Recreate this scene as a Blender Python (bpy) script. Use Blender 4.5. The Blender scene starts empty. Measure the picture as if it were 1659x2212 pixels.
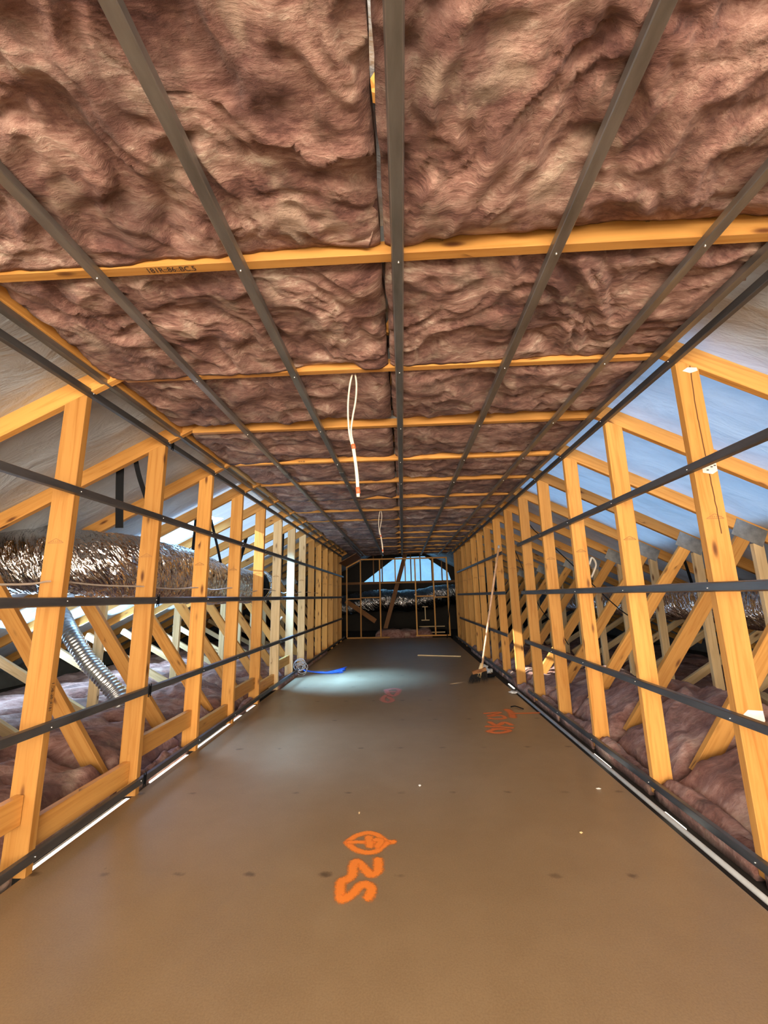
import bpy, bmesh, math, random
from mathutils import Vector, Matrix, noise
random.seed(7)
C = bpy.context.scene
COL = C.collection
R = math.radians

# ------------------------------------------------------------------ camera
CAM_Z = 1.27
cd = bpy.data.cameras.new('camera'); cam = bpy.data.objects.new('camera', cd); COL.objects.link(cam)
cd.sensor_fit = 'HORIZONTAL'; cd.sensor_width = 36.0; cd.lens = 900.0 / 1659.0 * 36.0
cd.clip_start = 0.05; cd.clip_end = 200
ROT = ((0.99878542, 0.03036118, -0.03880564), (0.04406434, -0.19801752, 0.97920753), (-0.02204569, 0.97972816, 0.19911486))
cam.matrix_world = Matrix(((ROT[0][0], ROT[0][1], -ROT[0][2], 0), (ROT[1][0], ROT[1][1], -ROT[1][2], 0),
                           (ROT[2][0], ROT[2][1], -ROT[2][2], CAM_Z), (0, 0, 0, 1)))
C.camera = cam

# ------------------------------------------------------------------ world, sun, lights, exposure
w = bpy.data.worlds.new('world'); C.world = w; w.use_nodes = True
bg = w.node_tree.nodes['Background']
bg.inputs[0].default_value = (0.30, 0.62, 1.0, 1); bg.inputs[1].default_value = 8.0

def sun(direction, energy, color, angle=0.6):
    l = bpy.data.lights.new('sun', 'SUN'); l.energy = energy; l.color = color; l.angle = R(angle)
    o = bpy.data.objects.new('sun', l); COL.objects.link(o)
    o.rotation_euler = Vector(direction).to_track_quat('-Z', 'Y').to_euler()
    return o
def area(name, loc, target, sx, sy, energy, color, spread=180):
    l = bpy.data.lights.new(name, 'AREA'); l.shape = 'RECTANGLE'; l.size = sx; l.size_y = sy
    l.energy = energy; l.color = color; l.spread = R(spread)
    o = bpy.data.objects.new(name, l); COL.objects.link(o); o.location = loc
    d = Vector(target) - Vector(loc)
    o.rotation_euler = d.to_track_quat('-Z', 'Y').to_euler()
    return o
sun((4.43, 1.30, -1.75), 18.0, (1.0, 0.93, 0.80))
# warm fill lamp added unseen behind the viewer, as wide as the attic
area('rear_fill_light', (0, -3.6, 1.55), (0, 6, 1.35), 8.5, 2.4, 1200, (1.0, 0.83, 0.65))
# daylight entering at the left eave
area('eave_light', (-4.85, 6.6, 0.72), (0, 6.2, 0.75), 4.2, 0.45, 170, (0.42, 0.70, 1.0))
# lamps added under the foil, standing in for daylight patches on the floor
area('floor_patch_light', (-2.15, 6.75, 2.2), (-1.0, 6.95, 0), .4, .35, 55, (0.20, 0.50, 1.0), 48)
area('floor_patch_light', (-2.15, 4.25, 2.2), (-1.0, 3.85, 0), .4, .3, 11, (0.28, 0.52, 1.0), 60)
C.view_settings.view_transform = 'Standard'; C.view_settings.look = 'None'
C.view_settings.gamma = 1.0; C.view_settings.use_curve_mapping = False
C.view_settings.exposure = 0.0

# ------------------------------------------------------------------ object helpers
def link(name, me, mat=None, parent=None, loc=None):
    o = bpy.data.objects.new(name, me); COL.objects.link(o)
    if mat is not None and me is not None and not me.materials: me.materials.append(mat)
    if parent is not None: o.parent = parent
    if loc is not None: o.location = loc
    return o
def tag(o, label, cat, group=None):
    o['label'] = label; o['category'] = cat
    if group: o['group'] = group
    return o
def struct(o): o['kind'] = 'structure'; return o
def thing(name, label, cat, loc=(0, 0, 0), group=None):
    o = bpy.data.objects.new(name, None); COL.objects.link(o); o.location = loc; o.empty_display_size = 0.1
    return tag(o, label, cat, group)
def copy_tree(root, loc):
    r = root.copy(); COL.objects.link(r); r.location = loc
    for ch in list(root.children):
        c = ch.copy(); COL.objects.link(c); c.parent = r
        for g in list(ch.children):
            d = g.copy(); COL.objects.link(d); d.parent = c
    return r

# ------------------------------------------------------------------ mesh helpers
class MB:
    def __init__(s): s.v = []; s.f = []; s.uv = []
    def quad(s, pts, uvs=None):
        i = len(s.v); s.v += [tuple(p) for p in pts]; s.f.append(tuple(range(i, i + len(pts))))
        s.uv.append(uvs or [(0, 0)] * len(pts))
    def beam(s, p0, p1, a, b, side, bev=0.003, tw=0.0, u0=None):
        """box from p0 to p1; a = width along side, b = width across"""
        p0 = Vector(p0); p1 = Vector(p1); d = p1 - p0; L = d.length; d.normalize()
        sd = Vector(side); sd = (sd - d * sd.dot(d)).normalized(); up = d.cross(sd)
        u0 = random.uniform(0, 50) if u0 is None else u0
        ha, hb = a / 2, b / 2; e = min(bev, ha * .4, hb * .4)
        prof = [(-ha + e, -hb), (ha - e, -hb), (ha, -hb + e), (ha, hb - e), (ha - e, hb), (-ha + e, hb), (-ha, hb - e), (-ha, -hb + e)]
        n = len(prof); per = [0]
        for i in range(n):
            q = prof[(i + 1) % n]; per.append(per[-1] + math.hypot(q[0] - prof[i][0], q[1] - prof[i][1]))
        P = lambda c, q: c + sd * q[0] + up * q[1]
        for i in range(n):
            j = (i + 1) % n
            s.quad([P(p0, prof[i]), P(p0, prof[j]), P(p1, prof[j]), P(p1, prof[i])],
                   [(u0, per[i]), (u0, per[i + 1]), (u0 + L, per[i + 1]), (u0 + L, per[i])])
        s.quad([P(p0, q) for q in reversed(prof)], [(u0 + q[0] * .3, q[1]) for q in reversed(prof)])
        s.quad([P(p1, q) for q in prof], [(u0 + 9 + q[0] * .3, q[1]) for q in prof])
    def sweep(s, prof, path, side, closed=True, caps=True):
        """sweep a 2D profile (side, up) along straight segments"""
        rings = []
        for i, p in enumerate(path):
            p = Vector(p)
            d = (Vector(path[min(i + 1, len(path) - 1)]) - Vector(path[max(i - 1, 0)])).normalized()
            sd = Vector(side); sd = (sd - d * sd.dot(d)).normalized(); up = d.cross(sd)
            rings.append([p + sd * a + up * b for a, b in prof])
        n = len(prof); m = n if closed else n - 1
        for r0, r1 in zip(rings, rings[1:]):
            for i in range(m):
                j = (i + 1) % n; s.quad([r0[i], r0[j], r1[j], r1[i]])
        if caps and closed:
            s.quad(list(reversed(rings[0]))); s.quad(rings[-1])
    def poly_prism(s, pts, dv):
        dv = Vector(dv); a = [Vector(p) for p in pts]; b = [p + dv for p in a]
        s.quad(a); s.quad(list(reversed(b)))
        for i in range(len(a)):
            j = (i + 1) % len(a); s.quad([a[j], a[i], b[i], b[j]])
    def mesh(s, name, smooth=False):
        me = bpy.data.meshes.new(name); me.from_pydata([tuple(v) for v in s.v], [], s.f)
        uv = me.uv_layers.new(name='UVMap'); k = 0
        for fu in s.uv:
            for t in fu: uv.data[k].uv = t; k += 1
        bm = bmesh.new(); bm.from_mesh(me)
        bmesh.ops.remove_doubles(bm, verts=bm.verts, dist=1e-5)
        bmesh.ops.recalc_face_normals(bm, faces=bm.faces); bm.to_mesh(me); bm.free()
        if smooth:
            for p in me.polygons: p.use_smooth = True
        return me
    def build(s, name, mat, parent=None, smooth=False, loc=None):
        return link(name, s.mesh(name, smooth), mat, parent, loc)

def catmull(pts, n=8):
    P = [Vector(p) for p in pts]; P = [P[0] * 2 - P[1]] + P + [P[-1] * 2 - P[-2]]; out = []
    for i in range(1, len(P) - 2):
        for k in range(n):
            t = k / n; a, b, c, d = P[i - 1:i + 3]
            out.append(0.5 * ((2 * b) + (c - a) * t + (2 * a - 5 * b + 4 * c - d) * t * t + (3 * b - a - 3 * c + d) * t ** 3))
    out.append(P[-2].copy()); return out
def tube_mesh(name, path, rad, seg=10, rfun=None, caps=True):
    """round tube; rfun(i, angle, s) gives a radius factor"""
    path = [Vector(p) for p in path]; n = len(path); verts = []; faces = []
    d = (path[1] - path[0]).normalized(); ref = Vector((0, 0, 1)) if abs(d.z) < .9 else Vector((1, 0, 0))
    sd = d.cross(ref).normalized(); s = 0
    for i, p in enumerate(path):
        d = (path[min(i + 1, n - 1)] - path[max(i - 1, 0)]).normalized()
        sd = (sd - d * sd.dot(d)).normalized(); up = d.cross(sd)
        if i: s += (p - path[i - 1]).length
        for k in range(seg):
            a = 2 * math.pi * k / seg
            r = rad * (rfun(s, a, i / (n - 1)) if rfun else 1.0)
            verts.append(tuple(p + sd * (math.cos(a) * r) + up * (math.sin(a) * r)))
    for i in range(n - 1):
        for k in range(seg):
            j = (k + 1) % seg; faces.append((i * seg + k, i * seg + j, (i + 1) * seg + j, (i + 1) * seg + k))
    if caps: faces.append(tuple(reversed(range(seg)))); faces.append(tuple((n - 1) * seg + k for k in range(seg)))
    me = bpy.data.meshes.new(name); me.from_pydata(verts, [], faces)
    L = [0]
    for i in range(1, n): L.append(L[-1] + (path[i] - path[i - 1]).length)
    uv = me.uv_layers.new(name='UVMap'); kk = 0
    for i in range(n - 1):
        for k in range(seg):
            for (ii, k2) in ((i, k), (i, k + 1), (i + 1, k + 1), (i + 1, k)):
                uv.data[kk].uv = (L[ii], k2 / seg * 2 * math.pi * rad); kk += 1
    bm = bmesh.new(); bm.from_mesh(me); bmesh.ops.recalc_face_normals(bm, faces=bm.faces); bm.to_mesh(me); bm.free()
    for p in me.polygons: p.use_smooth = True
    return me

# ------------------------------------------------------------------ materials
def newmat(name):
    m = bpy.data.materials.new(name); m.use_nodes = True; nt = m.node_tree
    return m, nt, nt.nodes, nt.links, nt.nodes['Principled BSDF']
def ramp(n, stops):
    r = n.new('ShaderNodeValToRGB'); e = r.color_ramp.elements
    while len(e) > 1: e.remove(e[-1])
    e[0].position, e[0].color = stops[0][0], (*stops[0][1], 1)
    for p, c in stops[1:]:
        x = e.new(p); x.color = (*c, 1)
    return r
def mapping(n, l, src, scale, loc=(0, 0, 0)):
    m = n.new('ShaderNodeMapping'); m.inputs['Scale'].default_value = scale; m.inputs['Location'].default_value = loc
    l.new(src, m.inputs[0]); return m
def ntex(n, l, vec, scale, detail=4, rough=.5, dist=0):
    t = n.new('ShaderNodeTexNoise'); t.inputs['Scale'].default_value = scale; t.inputs['Detail'].default_value = detail
    t.inputs['Roughness'].default_value = rough; t.inputs['Distortion'].default_value = dist
    if vec is not None: l.new(vec, t.inputs['Vector'])
    return t
def mixc(n, l, fac, a, b, mode='MIX'):
    m = n.new('ShaderNodeMix'); m.data_type = 'RGBA'; m.blend_type = mode
    for k, v in ((0, fac), (6, a), (7, b)):
        if hasattr(v, 'is_output') or isinstance(v, bpy.types.NodeSocket): l.new(v, m.inputs[k])
        elif isinstance(v, tuple): m.inputs[k].default_value = (*v, 1)
        else: m.inputs[k].default_value = v
    return m.outputs[2]
def math_(n, l, op, a, b=None, clamp=False):
    m = n.new('ShaderNodeMath'); m.operation = op; m.use_clamp = clamp
    for k, v in ((0, a), (1, b)):
        if v is None: continue
        if isinstance(v, bpy.types.NodeSocket): l.new(v, m.inputs[k])
        else: m.inputs[k].default_value = v
    return m.outputs[0]
def bump(n, l, b, h, strength, dist):
    x = n.new('ShaderNodeBump'); x.inputs['Strength'].default_value = strength; x.inputs['Distance'].default_value = dist
    l.new(h, x.inputs['Height']); l.new(x.outputs[0], b.inputs['Normal'])

def wood(name, light, dark, knot=(.16, .055, .015), var=.35):
    m, nt, n, l, b = newmat(name)
    uv = n.new('ShaderNodeUVMap'); uv.uv_map = 'UVMap'
    oi = n.new('ShaderNodeObjectInfo')
    add = n.new('ShaderNodeVectorMath'); add.operation = 'ADD'
    cb = n.new('ShaderNodeCombineXYZ'); off = math_(n, l, 'MULTIPLY', oi.outputs['Random'], 37.0)
    l.new(off, cb.inputs[0]); l.new(off, cb.inputs[1]); l.new(uv.outputs[0], add.inputs[0]); l.new(cb.outputs[0], add.inputs[1])
    g = mapping(n, l, add.outputs[0], (1.3, 26, 1)); gn = ntex(n, l, g.outputs[0], 1.0, 5, .6, 1.2)
    big = mapping(n, l, add.outputs[0], (.8, 5, 1)); bn = ntex(n, l, big.outputs[0], 1.0, 3, .5, .5)
    c1 = ramp(n, [(.30, dark), (.52, light), (.75, tuple(min(1, x * 1.12) for x in light))]); l.new(gn.outputs[0], c1.inputs[0])
    c2 = mixc(n, l, .35, c1.outputs[0], ramp_from(n, l, bn.outputs[0], dark, light))
    kv = mapping(n, l, add.outputs[0], (3.1, 10.5, 1)); v = n.new('ShaderNodeTexVoronoi'); v.inputs['Scale'].default_value = 1.0
    v.inputs['Randomness'].default_value = 1.0; l.new(kv.outputs[0], v.inputs['Vector'])
    kr = ramp(n, [(.05, (1, 1, 1)), (.10, (.75, .75, .75)), (.17, (.12, .12, .12)), (.26, (0, 0, 0))]); l.new(v.outputs['Distance'], kr.inputs[0])
    thr = ntex(n, l, kv.outputs[0], .9, 1); th = math_(n, l, 'GREATER_THAN', thr.outputs[0], .42)
    kf = math_(n, l, 'MULTIPLY', kr.outputs[0], th)
    c3 = mixc(n, l, kf, c2, knot)
    # each member its own tone
    hv = n.new('ShaderNodeHueSaturation'); mr = n.new('ShaderNodeMapRange')
    mr.inputs[3].default_value = 1 - var; mr.inputs[4].default_value = 1 + var * .45
    l.new(oi.outputs['Random'], mr.inputs[0]); l.new(mr.outputs[0], hv.inputs['Value']); l.new(c3, hv.inputs['Color'])
    l.new(hv.outputs[0], b.inputs['Base Color'])
    b.inputs['Roughness'].default_value = .58; b.inputs['Specular IOR Level'].default_value = .3
    bump(n, l, b, gn.outputs[0], .15, .004)
    return m
def ramp_from(n, l, sock, a, b_):
    r = ramp(n, [(.3, a), (.7, b_)]); l.new(sock, r.inputs[0]); return r.outputs[0]

def add_off(n, l, v):
    a = n.new('ShaderNodeVectorMath'); a.operation = 'ADD'; l.new(v, a.inputs[0]); a.inputs[1].default_value = (11.3, 4.7, 8.1); return a.outputs[0]
def insulation(name, cols, tint=None, scale=1.0):
    m, nt, n, l, b = newmat(name)
    tc = n.new('ShaderNodeTexCoord'); oi = n.new('ShaderNodeObjectInfo')
    gm = n.new('ShaderNodeNewGeometry')
    add = n.new('ShaderNodeVectorMath'); add.operation = 'ADD'
    cb = n.new('ShaderNodeCombineXYZ'); off = math_(n, l, 'MULTIPLY', oi.outputs['Random'], 23.0)
    for k in range(3): l.new(off, cb.inputs[k])
    l.new(tc.outputs['Object'], add.inputs[0]); l.new(cb.outputs[0], add.inputs[1])
    vec = add.outputs[0]
    # gentle domain warp, then blotches of several sizes and short fibres
    wn = ntex(n, l, vec, 1.5 * scale, 2, .5)
    sub = n.new('ShaderNodeVectorMath'); sub.operation = 'SUBTRACT'; l.new(wn.outputs['Color'], sub.inputs[0]); sub.inputs[1].default_value = (.5, .5, .5)
    sc = n.new('ShaderNodeVectorMath'); sc.operation = 'SCALE'; l.new(sub.outputs[0], sc.inputs[0]); sc.inputs['Scale'].default_value = .45
    ad2 = n.new('ShaderNodeVectorMath'); ad2.operation = 'ADD'; l.new(vec, ad2.inputs[0]); l.new(sc.outputs[0], ad2.inputs[1])
    st = mapping(n, l, ad2.outputs[0], (1.0, 1.9, 1.9)); st.inputs['Rotation'].default_value = (0, 0, .5)
    a = ntex(n, l, st.outputs[0], 3.4 * scale, 8, .60, .25)
    fs = mapping(n, l, ad2.outputs[0], (1.0, 3.2, 2.0)); fs.inputs['Rotation'].default_value = (0, 0, -.6)
    f = ntex(n, l, fs.outputs[0], 15 * scale, 7, .72, .2)
    sp = ntex(n, l, vec, 6 * scale, 7, .72, .2)
    mixv = math_(n, l, 'ADD', math_(n, l, 'MULTIPLY', a.outputs[0], .60), math_(n, l, 'MULTIPLY', f.outputs[0], .40))
    cr = ramp(n, cols); l.new(mixv, cr.inputs[0])
    # dirty grey-olive blotches
    dr = ramp(n, [(.54, (0, 0, 0)), (.66, (1, 1, 1))]); l.new(sp.outputs[0], dr.inputs[0])
    c = mixc(n, l, math_(n, l, 'MULTIPLY', dr.outputs[0], .50), cr.outputs[0], (.10, .07, .048))
    bl = ntex(n, l, vec, 2.6 * scale, 4, .6, .3)
    dk = ramp(n, [(.36, (1, 1, 1)), (.48, (0, 0, 0))]); l.new(bl.outputs[0], dk.inputs[0])
    c = mixc(n, l, math_(n, l, 'MULTIPLY', dk.outputs[0], .62), c, (.085, .035, .030))  # maroon splotches put deep shade of the hollows into the colour
    pl = ntex(n, l, add_off(n, l, vec), 4.5 * scale, 5, .62, .3); pk = ramp(n, [(.56, (0, 0, 0)), (.68, (1, 1, 1))]); l.new(pl.outputs[0], pk.inputs[0])
    c = mixc(n, l, math_(n, l, 'MULTIPLY', pk.outputs[0], .42), c, (.60, .48, .365))
    if tint: c = mixc(n, l, 1.0, c, tint, 'MULTIPLY')
    l.new(c, b.inputs['Base Color'])
    b.inputs['Roughness'].default_value = .95; b.inputs['Specular IOR Level'].default_value = .12
    b.inputs['Sheen Weight'].default_value = .15; b.inputs['Sheen Roughness'].default_value = .6
    h = math_(n, l, 'ADD', math_(n, l, 'MULTIPLY', a.outputs[0], 1.0), math_(n, l, 'MULTIPLY', f.outputs[0], .35))
    bump(n, l, b, h, .8, .045)
    return m
INS_COLS = [(.35, (.060, .022, .019)), (.43, (.165, .075, .060)), (.50, (.29, .155, .122)), (.57, (.43, .27, .215)), (.66, (.70, .57, .46))]  # darkest stop also paints shade into the creases
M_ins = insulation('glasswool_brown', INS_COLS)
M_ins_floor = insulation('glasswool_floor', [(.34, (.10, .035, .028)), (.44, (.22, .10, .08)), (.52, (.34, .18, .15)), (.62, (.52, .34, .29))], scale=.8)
M_wood = wood('pine_orange', (.72, .365, .095), (.52, .21, .038))
M_woodpale = wood('pine_pale', (.80, .60, .33), (.58, .38, .17), var=.2)
M_wooddark = wood('pine_dark', (.34, .15, .05), (.20, .08, .025), var=.2)

def steel(name, col, rough, metal=.85):
    m, nt, n, l, b = newmat(name); tc = n.new('ShaderNodeTexCoord')
    s = ntex(n, l, mapping(n, l, tc.outputs['Object'], (6, 1.2, 6)).outputs[0], 3, 5, .6)
    r = ramp(n, [(.3, tuple(c * .75 for c in col)), (.7, tuple(min(1, c * 1.2) for c in col))]); l.new(s.outputs[0], r.inputs[0])
    l.new(r.outputs[0], b.inputs['Base Color']); b.inputs['Metallic'].default_value = metal
    rr = n.new('ShaderNodeMapRange'); rr.inputs[3].default_value = rough - .1; rr.inputs[4].default_value = rough + .12
    l.new(s.outputs[0], rr.inputs[0]); l.new(rr.outputs[0], b.inputs['Roughness']); return m
M_steel = steel('galvanised_steel', (.29, .29, .275), .40)
M_steelw = steel('wall_steel', (.16, .165, .17), .45, .8)
M_plate = steel('nail_plate_steel', (.45, .46, .45), .5)
def plain(name, col, rough=.6, metal=0, nscale=8, var=.12):
    m, nt, n, l, b = newmat(name); tc = n.new('ShaderNodeTexCoord'); s = ntex(n, l, tc.outputs['Object'], nscale, 4, .6)
    r = ramp(n, [(.3, tuple(c * (1 - var) for c in col)), (.7, tuple(min(1, c * (1 + var)) for c in col))]); l.new(s.outputs[0], r.inputs[0])
    l.new(r.outputs[0], b.inputs['Base Color']); b.inputs['Roughness'].default_value = rough; b.inputs['Metallic'].default_value = metal
    return m
M_black = plain('black_plastic', (.008, .009, .011), .7)
M_black.node_tree.nodes['Principled BSDF'].inputs['Specular IOR Level'].default_value = .10
M_ink = plain('black_ink', (.05, .03, .02), .7)
M_inkf = plain('faint_brown_ink', (.33, .15, .045), .7)
M_tagw = plain('white_paper', (.78, .78, .74), .7)
M_cable = plain('white_cable', (.80, .72, .58), .45)
M_red = plain('orange_tape', (.80, .16, .06), .5)
M_conduit = plain('grey_conduit', (.50, .52, .52), .4)
M_blue = plain('blue_cable', (.015, .10, .55), .35)
M_greyc = plain('grey_cable', (.42, .43, .45), .5)
M_bristle = plain('black_bristle', (.02, .018, .018), .8)
M_handle = plain('broom_handle', (.62, .38, .22), .5, 0, 14, .3)
M_clad = plain('roof_cladding', (.12, .12, .12), .7)
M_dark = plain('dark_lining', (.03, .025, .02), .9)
M_screw = plain('screw_zinc', (.9, .9, .86), .2, .9)

def foil_roof(name, col, transl):
    m, nt, n, l, b = newmat(name); tc = n.new('ShaderNodeTexCoord')
    s = ntex(n, l, mapping(n, l, tc.outputs['Object'], (1.2, 3.2, 1)).outputs[0], 2.2, 6, .6, .8)
    r = ramp(n, [(.3, tuple(c * .82 for c in col)), (.65, col)]); l.new(s.outputs[0], r.inputs[0])
    l.new(r.outputs[0], b.inputs['Base Color']); b.inputs['Roughness'].default_value = .5; b.inputs['Metallic'].default_value = .12
    bump(n, l, b, s.outputs[0], .55, .05)
    t = n.new('ShaderNodeBsdfTranslucent'); l.new(r.outputs[0], t.inputs[0])
    mx = n.new('ShaderNodeMixShader'); mx.inputs[0].default_value = transl
    l.new(b.outputs[0], mx.inputs[1]); l.new(t.outputs[0], mx.inputs[2]); l.new(mx.outputs[0], n['Material Output'].inputs[0])
    return m
M_foil = foil_roof('roof_sarking', (.58, .65, .72), .12)
M_gable = foil_roof('gable_foil', (.60, .74, .74), .42)

def foil_duct(name, col=(.62, .60, .59)):
    m, nt, n, l, b = newmat(name); tc = n.new('ShaderNodeTexCoord')
    uv = n.new('ShaderNodeUVMap'); uv.uv_map = 'UVMap'
    m0 = n.new('ShaderNodeMapping'); m0.inputs['Rotation'].default_value = (0, 0, .42); l.new(uv.outputs[0], m0.inputs[0])
    mp = mapping(n, l, m0.outputs[0], (13, 2.6, 1))
    v = ntex(n, l, mp.outputs[0], 1.0, 3, .5, .7)
    v1 = math_(n, l, 'ABSOLUTE', math_(n, l, 'SUBTRACT', v.outputs[0], .5))
    mp2 = mapping(n, l, m0.outputs[0], (34, 9, 1)); f = ntex(n, l, mp2.outputs[0], 1.0, 2, .5, .4)
    f1 = math_(n, l, 'ABSOLUTE', math_(n, l, 'SUBTRACT', f.outputs[0], .5))
    h = math_(n, l, 'ADD', v1, math_(n, l, 'MULTIPLY', f1, .28))
    b.inputs['Base Color'].default_value = (*col, 1); b.inputs['Metallic'].default_value = 1.0
    b.inputs['Roughness'].default_value = .09
    bump(n, l, b, h, 1.0, .10); return m
M_duct = foil_duct('silver_duct_foil')
M_flex = plain('ribbed_foil', (.72, .74, .76), .28, 1.0)

# floor: worn brown flooring sheet, satin, with nail-row stains
def floor_mat():
    m, nt, n, l, b = newmat('brown_flooring'); tc = n.new('ShaderNodeTexCoord'); o = tc.outputs['Object']
    big = ntex(n, l, o, .9, 5, .6, .3); med = ntex(n, l, o, 5, 6, .65); fine = ntex(n, l, o, 140, 3, .6)
    r = ramp(n, [(.30, (.225, .140, .070)), (.50, (.295, .190, .098)), (.70, (.355, .24, .132))]); l.new(big.outputs[0], r.inputs[0])
    c = mixc(n, l, .45, r.outputs[0], ramp_from(n, l, med.outputs[0], (.235, .148, .072), (.34, .228, .122)))
    c = mixc(n, l, .30, c, ramp_from(n, l, fine.outputs[0], (.19, .118, .058), (.41, .28, .155)))
    # sparse dark stains in rows over the joists (rows at 2.23, 3.08, 3.9 ...)
    sx = n.new('ShaderNodeSeparateXYZ'); l.new(o, sx.inputs[0])
    wv = ntex(n, l, o, 14, 3, .6)
    wob = math_(n, l, 'MULTIPLY', math_(n, l, 'SUBTRACT', wv.outputs[0], .5), .09)
    yy = math_(n, l, 'ADD', math_(n, l, 'DIVIDE', math_(n, l, 'SUBTRACT', sx.outputs[1], 2.235 - .0), .83), 20.5)
    fy = math_(n, l, 'ABSOLUTE', math_(n, l, 'SUBTRACT', math_(n, l, 'FRACT', yy), .5))
    fy = math_(n, l, 'MULTIPLY', fy, .83)
    xx = math_(n, l, 'ADD', math_(n, l, 'DIVIDE', math_(n, l, 'SUBTRACT', sx.outputs[0], -.05), .352), 20.5)
    fx = math_(n, l, 'MULTIPLY', math_(n, l, 'ABSOLUTE', math_(n, l, 'SUBTRACT', math_(n, l, 'FRACT', xx), .5)), .352)
    d = math_(n, l, 'SQRT', math_(n, l, 'ADD', math_(n, l, 'POWER', fx, 2), math_(n, l, 'POWER', math_(n, l, 'MULTIPLY', fy, 1.6), 2)))
    d = math_(n, l, 'ADD', d, wob)
    sr = ramp(n, [(0.0, (1, 1, 1)), (.012, (.8, .8, .8)), (.035, (0, 0, 0))]); l.new(d, sr.inputs[0])
    g = ntex(n, l, o, 1.7, 2); gate = ramp(n, [(.40, (0, 0, 0)), (.5, (1, 1, 1))]); l.new(g.outputs[0], gate.inputs[0])
    st = math_(n, l, 'MULTIPLY', math_(n, l, 'MULTIPLY', sr.outputs[0], gate.outputs[0]), .7)
    c = mixc(n, l, st, c, (.05, .026, .012))
    # random scuffs
    sn = ntex(n, l, mapping(n, l, o, (3, 2.0, 1)).outputs[0], 3.0, 4, .7); sr2 = ramp(n, [(.70, (0, 0, 0)), (.76, (1, 1, 1))]); l.new(sn.outputs[0], sr2.inputs[0])
    c = mixc(n, l, math_(n, l, 'MULTIPLY', sr2.outputs[0], .5), c, (.10, .055, .025))
    l.new(c, b.inputs['Base Color'])
    rr = n.new('ShaderNodeMapRange'); rr.inputs[3].default_value = .30; rr.inputs[4].default_value = .52
    l.new(big.outputs[0], rr.inputs[0]); l.new(rr.outputs[0], b.inputs['Roughness'])
    b.inputs['Specular IOR Level'].default_value = .6
    bump(n, l, b, med.outputs[0], .08, .01); return m
M_floor = floor_mat()

def paint_mat(name, col, density):
    m, nt, n, l, b = newmat(name); b.inputs['Base Color'].default_value = (*col, 1); b.inputs['Roughness'].default_value = .6
    at = n.new('ShaderNodeAttribute'); at.attribute_name = 'edge'; tc = n.new('ShaderNodeTexCoord')
    s = ntex(n, l, tc.outputs['Object'], 160, 3, .7)
    k = math_(n, l, 'ADD', at.outputs['Fac'], math_(n, l, 'MULTIPLY', math_(n, l, 'SUBTRACT', s.outputs[0], .5), .9))
    a = ramp(n, [(.42, (density,) * 3), (.85, (0, 0, 0))]); l.new(k, a.inputs[0]); l.new(a.outputs[0], b.inputs['Alpha'])
    return m
M_paint = paint_mat('orange_spray_paint', (1.0, .27, .03), 1.0)
M_paint2 = paint_mat('orange_spray_paint_thin', (.95, .22, .05), .85)
M_pink = paint_mat('faded_pink_paint', (.80, .27, .20), .62)

# ------------------------------------------------------------------ room numbers
XL, XR = -1.83, 1.57            # faces of the stud walls towards the room
CEIL = 2.57                     # underside of the ceiling joists
SL = .51
ZL = lambda x: 2.49 - SL * (-x - 1.83)     # underside of the left rafters
ZR = lambda x: 2.545 - SL * (x - 1.57)     # underside of the right rafters
RIDGE = (-.073, 3.383)
TY = [1.38, 2.20, 3.03, 3.86, 4.65, 5.46, 6.27, 7.08, 7.89, 8.69, 9.47, 10.27, 11.07, 11.87, 12.65]

# ------------------------------------------------------------------ structure
def boxmesh(name, x0, x1, y0, y1, z0, z1):
    m = MB(); m.beam(((x0 + x1) / 2, y0, (z0 + z1) / 2), ((x0 + x1) / 2, y1, (z0 + z1) / 2), x1 - x0, z1 - z0, (1, 0, 0), .001); return m.mesh(name)
floor = struct(link('floor', boxmesh('floor', -1.845, 1.425, -1.2, 13.42, -.022, 0), M_floor))
# ceiling lining of the storey below, seen beside the room as dark ground under the insulation
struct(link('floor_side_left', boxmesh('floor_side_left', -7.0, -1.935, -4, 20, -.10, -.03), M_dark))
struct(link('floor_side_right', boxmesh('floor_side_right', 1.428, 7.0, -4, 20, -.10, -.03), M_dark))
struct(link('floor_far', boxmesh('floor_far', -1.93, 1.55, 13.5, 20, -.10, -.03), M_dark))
struct(link('floor_below', boxmesh('floor_below', -1.96, 1.50, -4, 13.5, -.15, -.102), M_tagw))
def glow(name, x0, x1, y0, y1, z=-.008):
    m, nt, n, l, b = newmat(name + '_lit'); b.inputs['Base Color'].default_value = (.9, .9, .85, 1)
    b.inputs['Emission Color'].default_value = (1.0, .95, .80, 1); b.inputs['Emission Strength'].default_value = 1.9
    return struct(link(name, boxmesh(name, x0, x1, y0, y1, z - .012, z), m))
# emissive strips in the floor-edge gaps stand in for light from the room below
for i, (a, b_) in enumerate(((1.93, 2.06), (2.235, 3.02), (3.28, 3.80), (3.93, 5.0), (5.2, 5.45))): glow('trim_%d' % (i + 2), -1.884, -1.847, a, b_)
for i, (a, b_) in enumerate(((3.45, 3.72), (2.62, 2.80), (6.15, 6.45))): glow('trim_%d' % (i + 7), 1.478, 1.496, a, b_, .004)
struct(link('sky_block_back', boxmesh('sky_block_back', -7, 7, -4.1, -4.0, -.1, 3.6), M_clad))  # unseen wall added to shut out blue sky light from behind

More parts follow.
